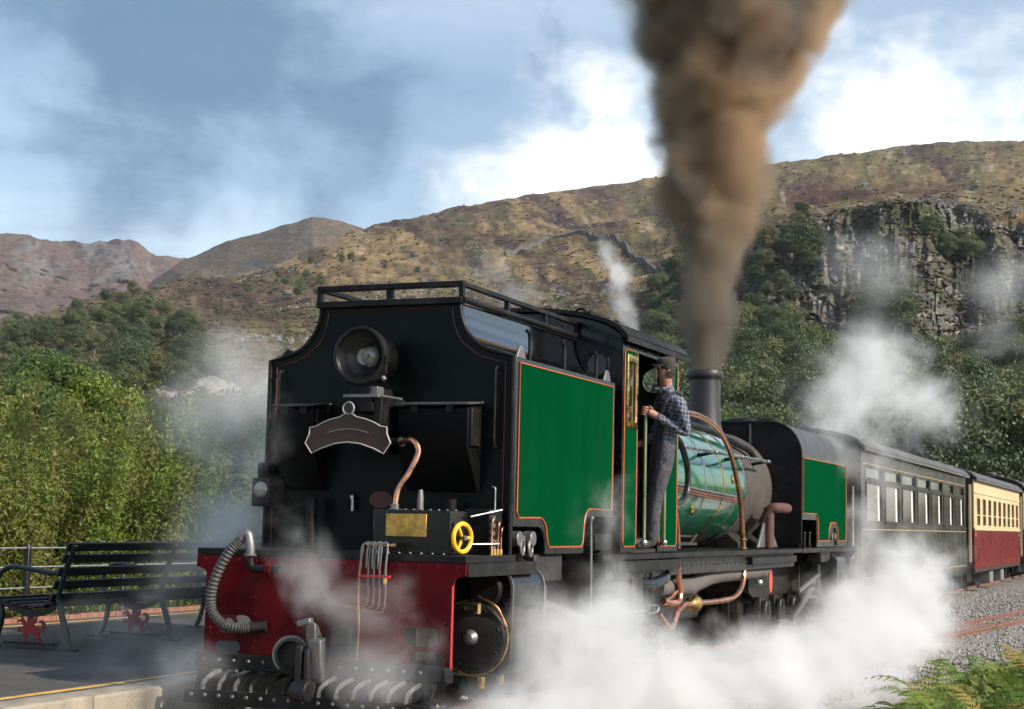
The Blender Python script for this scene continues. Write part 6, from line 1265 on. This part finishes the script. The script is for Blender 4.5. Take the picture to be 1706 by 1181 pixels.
def blob_field(blobs):
    def f(w, mt, vm, N, t):
        acc = None
        for (c, r, wt_) in blobs:
            l = vm('LENGTH', vm('DIVIDE', vm('SUBTRACT', w, c), r)); q = mt('MULTIPLY', mt('SUBTRACT', 1.0, l), wt_)
            if acc is None: acc = q
            else:
                n = N('ShaderNodeMath'); n.operation = 'SMOOTH_MAX'; n.inputs[2].default_value = .25; t.links.new(acc, n.inputs[0]); t.links.new(q, n.inputs[1]); acc = n.outputs[0]
        return acc
    return f
def hull_of(blobs, pad=1.0):
    bm = bmesh.new()
    for (c, r, _) in blobs:
        for i in range(7):
            th = math.pi*(i+.5)/7
            for j in range(12):
                a = 6.2832*(j+.5*(i % 2))/12; bm.verts.new((c[0]+r[0]*pad*math.sin(th)*math.cos(a), c[1]+r[1]*pad*math.sin(th)*math.sin(a), c[2]+r[2]*pad*math.cos(th)))
    g_ = bmesh.ops.convex_hull(bm, input=bm.verts[:]); bmesh.ops.delete(bm, geom=[v for v in bm.verts if not v.link_faces], context='VERTS'); bmesh.ops.recalc_face_normals(bm, faces=bm.faces[:])
    me = bpy.data.meshes.new('vol'); bm.to_mesh(me); bm.free(); return me
def steam(name, label, blobs, dens, color=(.985, .985, .985), nscale=1.2, warp=.7, contrast=1.3, lo=.05, hi=.75, **k):
    me = hull_of(blobs); o = bpy.data.objects.new(name, me); COL.objects.link(o)
    me.materials.append(vol_mat(name+'_vapour', blob_field(blobs), dens, color, nscale, warp, contrast, lo, hi, **k)); return tag(o, label, kind='stuff')
# brown smoke standing out of the chimney
SM_Z = [3.40, 3.7, 4.3, 5.1, 5.9, 6.7, 7.5, 8.3, 8.9, 9.6]; SM_R = [.235, .32, .50, .68, .84, .99, 1.30, 1.70, 1.9, 2.1]; SM_X = [0, 0, .04, .08, .10, .14, .28, .38, .44, .5]
sm_ = MB(); n = 28
for z, r, x in zip(SM_Z, SM_R, SM_X): sm_.v += [(x+1.18*r*math.cos(6.2832*k/n), 8.64+1.18*r*math.sin(6.2832*k/n), z) for k in range(n)]
for i in range(len(SM_Z)-1): sm_.f += [(i*n+k, i*n+(k+1) % n, (i+1)*n+(k+1) % n, (i+1)*n+k) for k in range(n)]
sm_.f += [tuple(range(n))[::-1], tuple((len(SM_Z)-1)*n+k for k in range(n))]
def plume_field(w, mt, vm, N, t):
    s = N('ShaderNodeSeparateXYZ'); t.links.new(w, s.inputs[0])
    def curve(vals, lo_, hi_):
        c = N('ShaderNodeFloatCurve'); cm = c.mapping; cu = cm.curves[0]
        pts = [((z-3.4)/6.2, (v-lo_)/(hi_-lo_)) for z, v in zip(SM_Z, vals)]
        cu.points[0].location = pts[0]; cu.points[1].location = pts[-1]
        for q in pts[1:-1]: cu.points.new(*q)
        cm.update(); t.links.new(mt('MULTIPLY', mt('SUBTRACT', s.outputs['Z'], 3.4), 1/6.2), c.inputs['Value']); return mt('MULTIPLY_ADD', c.outputs[0], hi_-lo_, lo_)
    R_n = curve(SM_R, 0, 2.6); X_n = curve(SM_X, -.2, 1.0)
    dx = mt('SUBTRACT', s.outputs['X'], X_n); dy = mt('SUBTRACT', s.outputs['Y'], 8.64)
    l = mt('SQRT', mt('ADD', mt('MULTIPLY', dx, dx), mt('MULTIPLY', dy, dy)))
    return mt('SUBTRACT', 1.0, mt('DIVIDE', l, R_n))
so = sm_.build('smoke', vol_mat('brown_smoke', plume_field, 7.8, (.48, .345, .23), 1.6, .60, 1.5, -.02, .55, detail=5, rough=.62, step=.22, seed=3.1, absorb=(.16, .11, .07), pw=1.2, gk=3.6, color_lo=(.20, .182, .16), billow=1.5, bscale=1.25, wscale=.8), smooth=60); tag(so, 'column of brown coal smoke pouring up from the chimney', kind='stuff')
steam('ground_steam', 'thick bank of white steam rolling along the ground beside the engine', [((1.5, -1.1, .0), (.8, 1.2, .7), 1.15), ((1.68, .05, .32), (.65, 1.0, 1.0), 1.5), ((1.5, 1.0, .75), (.5, .8, .95), .95), ((1.34, 1.1, 1.35), (.28, .8, .7), .62), ((1.9, 1.4, .05), (.9, 1.4, .8), 1.25), ((2.1, 3.0, -.0), (1.1, 1.9, .75), 1.15), ((2.2, 5.0, -.05), (1.2, 2.3, .8), 1.15), ((2.2, 7.6, .1), (1.2, 2.6, 1.0), .98), ((2.1, 10.2, .35), (1.1, 2.6, 1.35), .88), ((1.9, 13.2, .6), (1.0, 2.6, 1.4), .66)], 3.5, nscale=1.9, warp=.8, contrast=2.4, lo=.16, hi=1.2, step=.16, seed=1.7, detail=5, rough=.64, billow=1.2, bscale=1.5, pw=1.5)
steam('steam_cloud', 'pale steam cloud drifting over the front tank and dark carriage', [((.8, 11.7, 2.9), (.75, 1.9, 1.0), .75), ((.6, 15.3, 3.4), (1.2, 3.3, 1.7), .80), ((.5, 18.6, 4.15), (1.2, 3.6, 1.6), .80), ((.6, 23.4, 4.0), (1.2, 4.4, 1.3), .70), ((.9, 14.3, 2.3), (.9, 2.4, 1.2), .85), ((1.25, 13.4, 1.5), (.8, 2.0, 1.2), .75)], 1.6, nscale=1.15, warp=1.2, contrast=3.0, lo=.20, hi=1.35, step=.2, seed=5.2, detail=6, rough=.66, billow=1.2, bscale=.9)
steam('side_steam', 'thin steam rising between the willows and the engine', [((-2.0, 1.0, 1.35), (.6, 1.2, .8), 1), ((-1.85, 1.0, 2.0), (.6, 1.2, 1.0), 1), ((-2.0, 1.2, 2.65), (.6, 1.1, .75), .9), ((-2.45, 1.2, 2.4), (.6, 1.1, .75), .7), ((-1.7, .3, 1.2), (.55, .9, .6), 1)], 2.3, nscale=1.6, warp=.8, contrast=2.0, lo=.06, hi=1.25, step=.4, seed=8.4, detail=5, rough=.62)
steam('front_steam', 'wisps of steam curling in front of the red buffer beam', [((.10, -1.15, 1.05), (.75, .32, .5), 1), ((.45, -1.15, .85), (.65, .32, .5), 1), ((.62, -1.15, .52), (.55, .32, .42), 1), ((-.25, -1.15, 1.35), (.7, .32, .5), .8), ((-.6, -.75, 1.85), (.5, .35, .7), .6)], 2.2, nscale=2.2, warp=.7, contrast=2.4, lo=.16, hi=1.3, step=.4, seed=2.9, detail=6, rough=.64)
steam('platform_steam', 'thin smoky steam low down between the platform edge and the engine', [((-2.2, -.2, .35), (.7, .7, .5), 1), ((-1.65, -.35, .5), (.6, .7, .6), 1), ((-1.5, -.5, .95), (.5, .6, .65), .8), ((-1.1, -1.15, .2), (.8, .6, .5), 1)], 1.1, nscale=2.2, warp=.7, contrast=2.3, lo=.12, hi=1.25, step=.4, seed=6.6, detail=5, rough=.62)
steam('valve_steam', 'narrow jet of steam blowing from the safety valve behind the cab roof', [((.21, 5, 3.42), (.14, .16, .32), 1), ((.15, 5, 3.72), (.23, .24, .4), 1), ((.06, 5, 4.02), (.26, .26, .42), 1), ((-.08, 5, 4.32), (.22, .24, .34), .9)], 4.5, nscale=3.6, warp=.3, contrast=2.0, lo=.05, hi=1.0, step=.5, seed=4.4, detail=5, rough=.62)
steam('steam_wisp', 'faint wisp of steam above the bunker rail', [((-1.1, 5, 3.95), (.5, .45, .34), 1), ((-1.48, 5, 4.26), (.48, .45, .34), .9)], 1.3, nscale=2.6, warp=.6, contrast=2.3, lo=.12, hi=1.2, step=.5, seed=9.1, detail=5, rough=.62)
steam('steam_wisp', 'faint steam drifting across the middle of the crag', [((-.1, 20, 6.4), (1.4, 1.2, 1.3), 1), ((.1, 20, 5.4), (1.2, 1.2, 1.0), .9)], .55, nscale=1.0, warp=1.0, contrast=2.4, lo=.12, hi=1.2, step=.5, seed=12.3, detail=5, rough=.62)
steam('steam_wisp', 'faint steam drifting across the right end of the crag', [((2.5, 20, 6.1), (1.1, 1.2, 1.1), 1), ((2.3, 20, 5.3), (1.0, 1.2, 1.0), .9)], .55, nscale=1.0, warp=1.0, contrast=2.4, lo=.12, hi=1.2, step=.5, seed=14.9, detail=5, rough=.62)
# valley air
hz = MB().box(-1900, 1900, -60, 2100, -1.5, 420).build('haze', bpy.data.materials.new('haze'), smooth=0); hm = hz.data.materials[0]; hm.use_nodes = True; ht = hm.node_tree; ht.nodes.clear()
ho = ht.nodes.new('ShaderNodeOutputMaterial'); hv = ht.nodes.new('ShaderNodeVolumePrincipled'); hv.inputs['Color'].default_value = (.86, .92, 1.0, 1); hv.inputs['Density'].default_value = .00008; hv.inputs['Density Attribute'].default_value = ''; hv.inputs['Anisotropy'].default_value = .1
ht.links.new(hv.outputs[0], ho.inputs['Volume']); tag(hz, 'thin blue valley haze', kind='stuff')
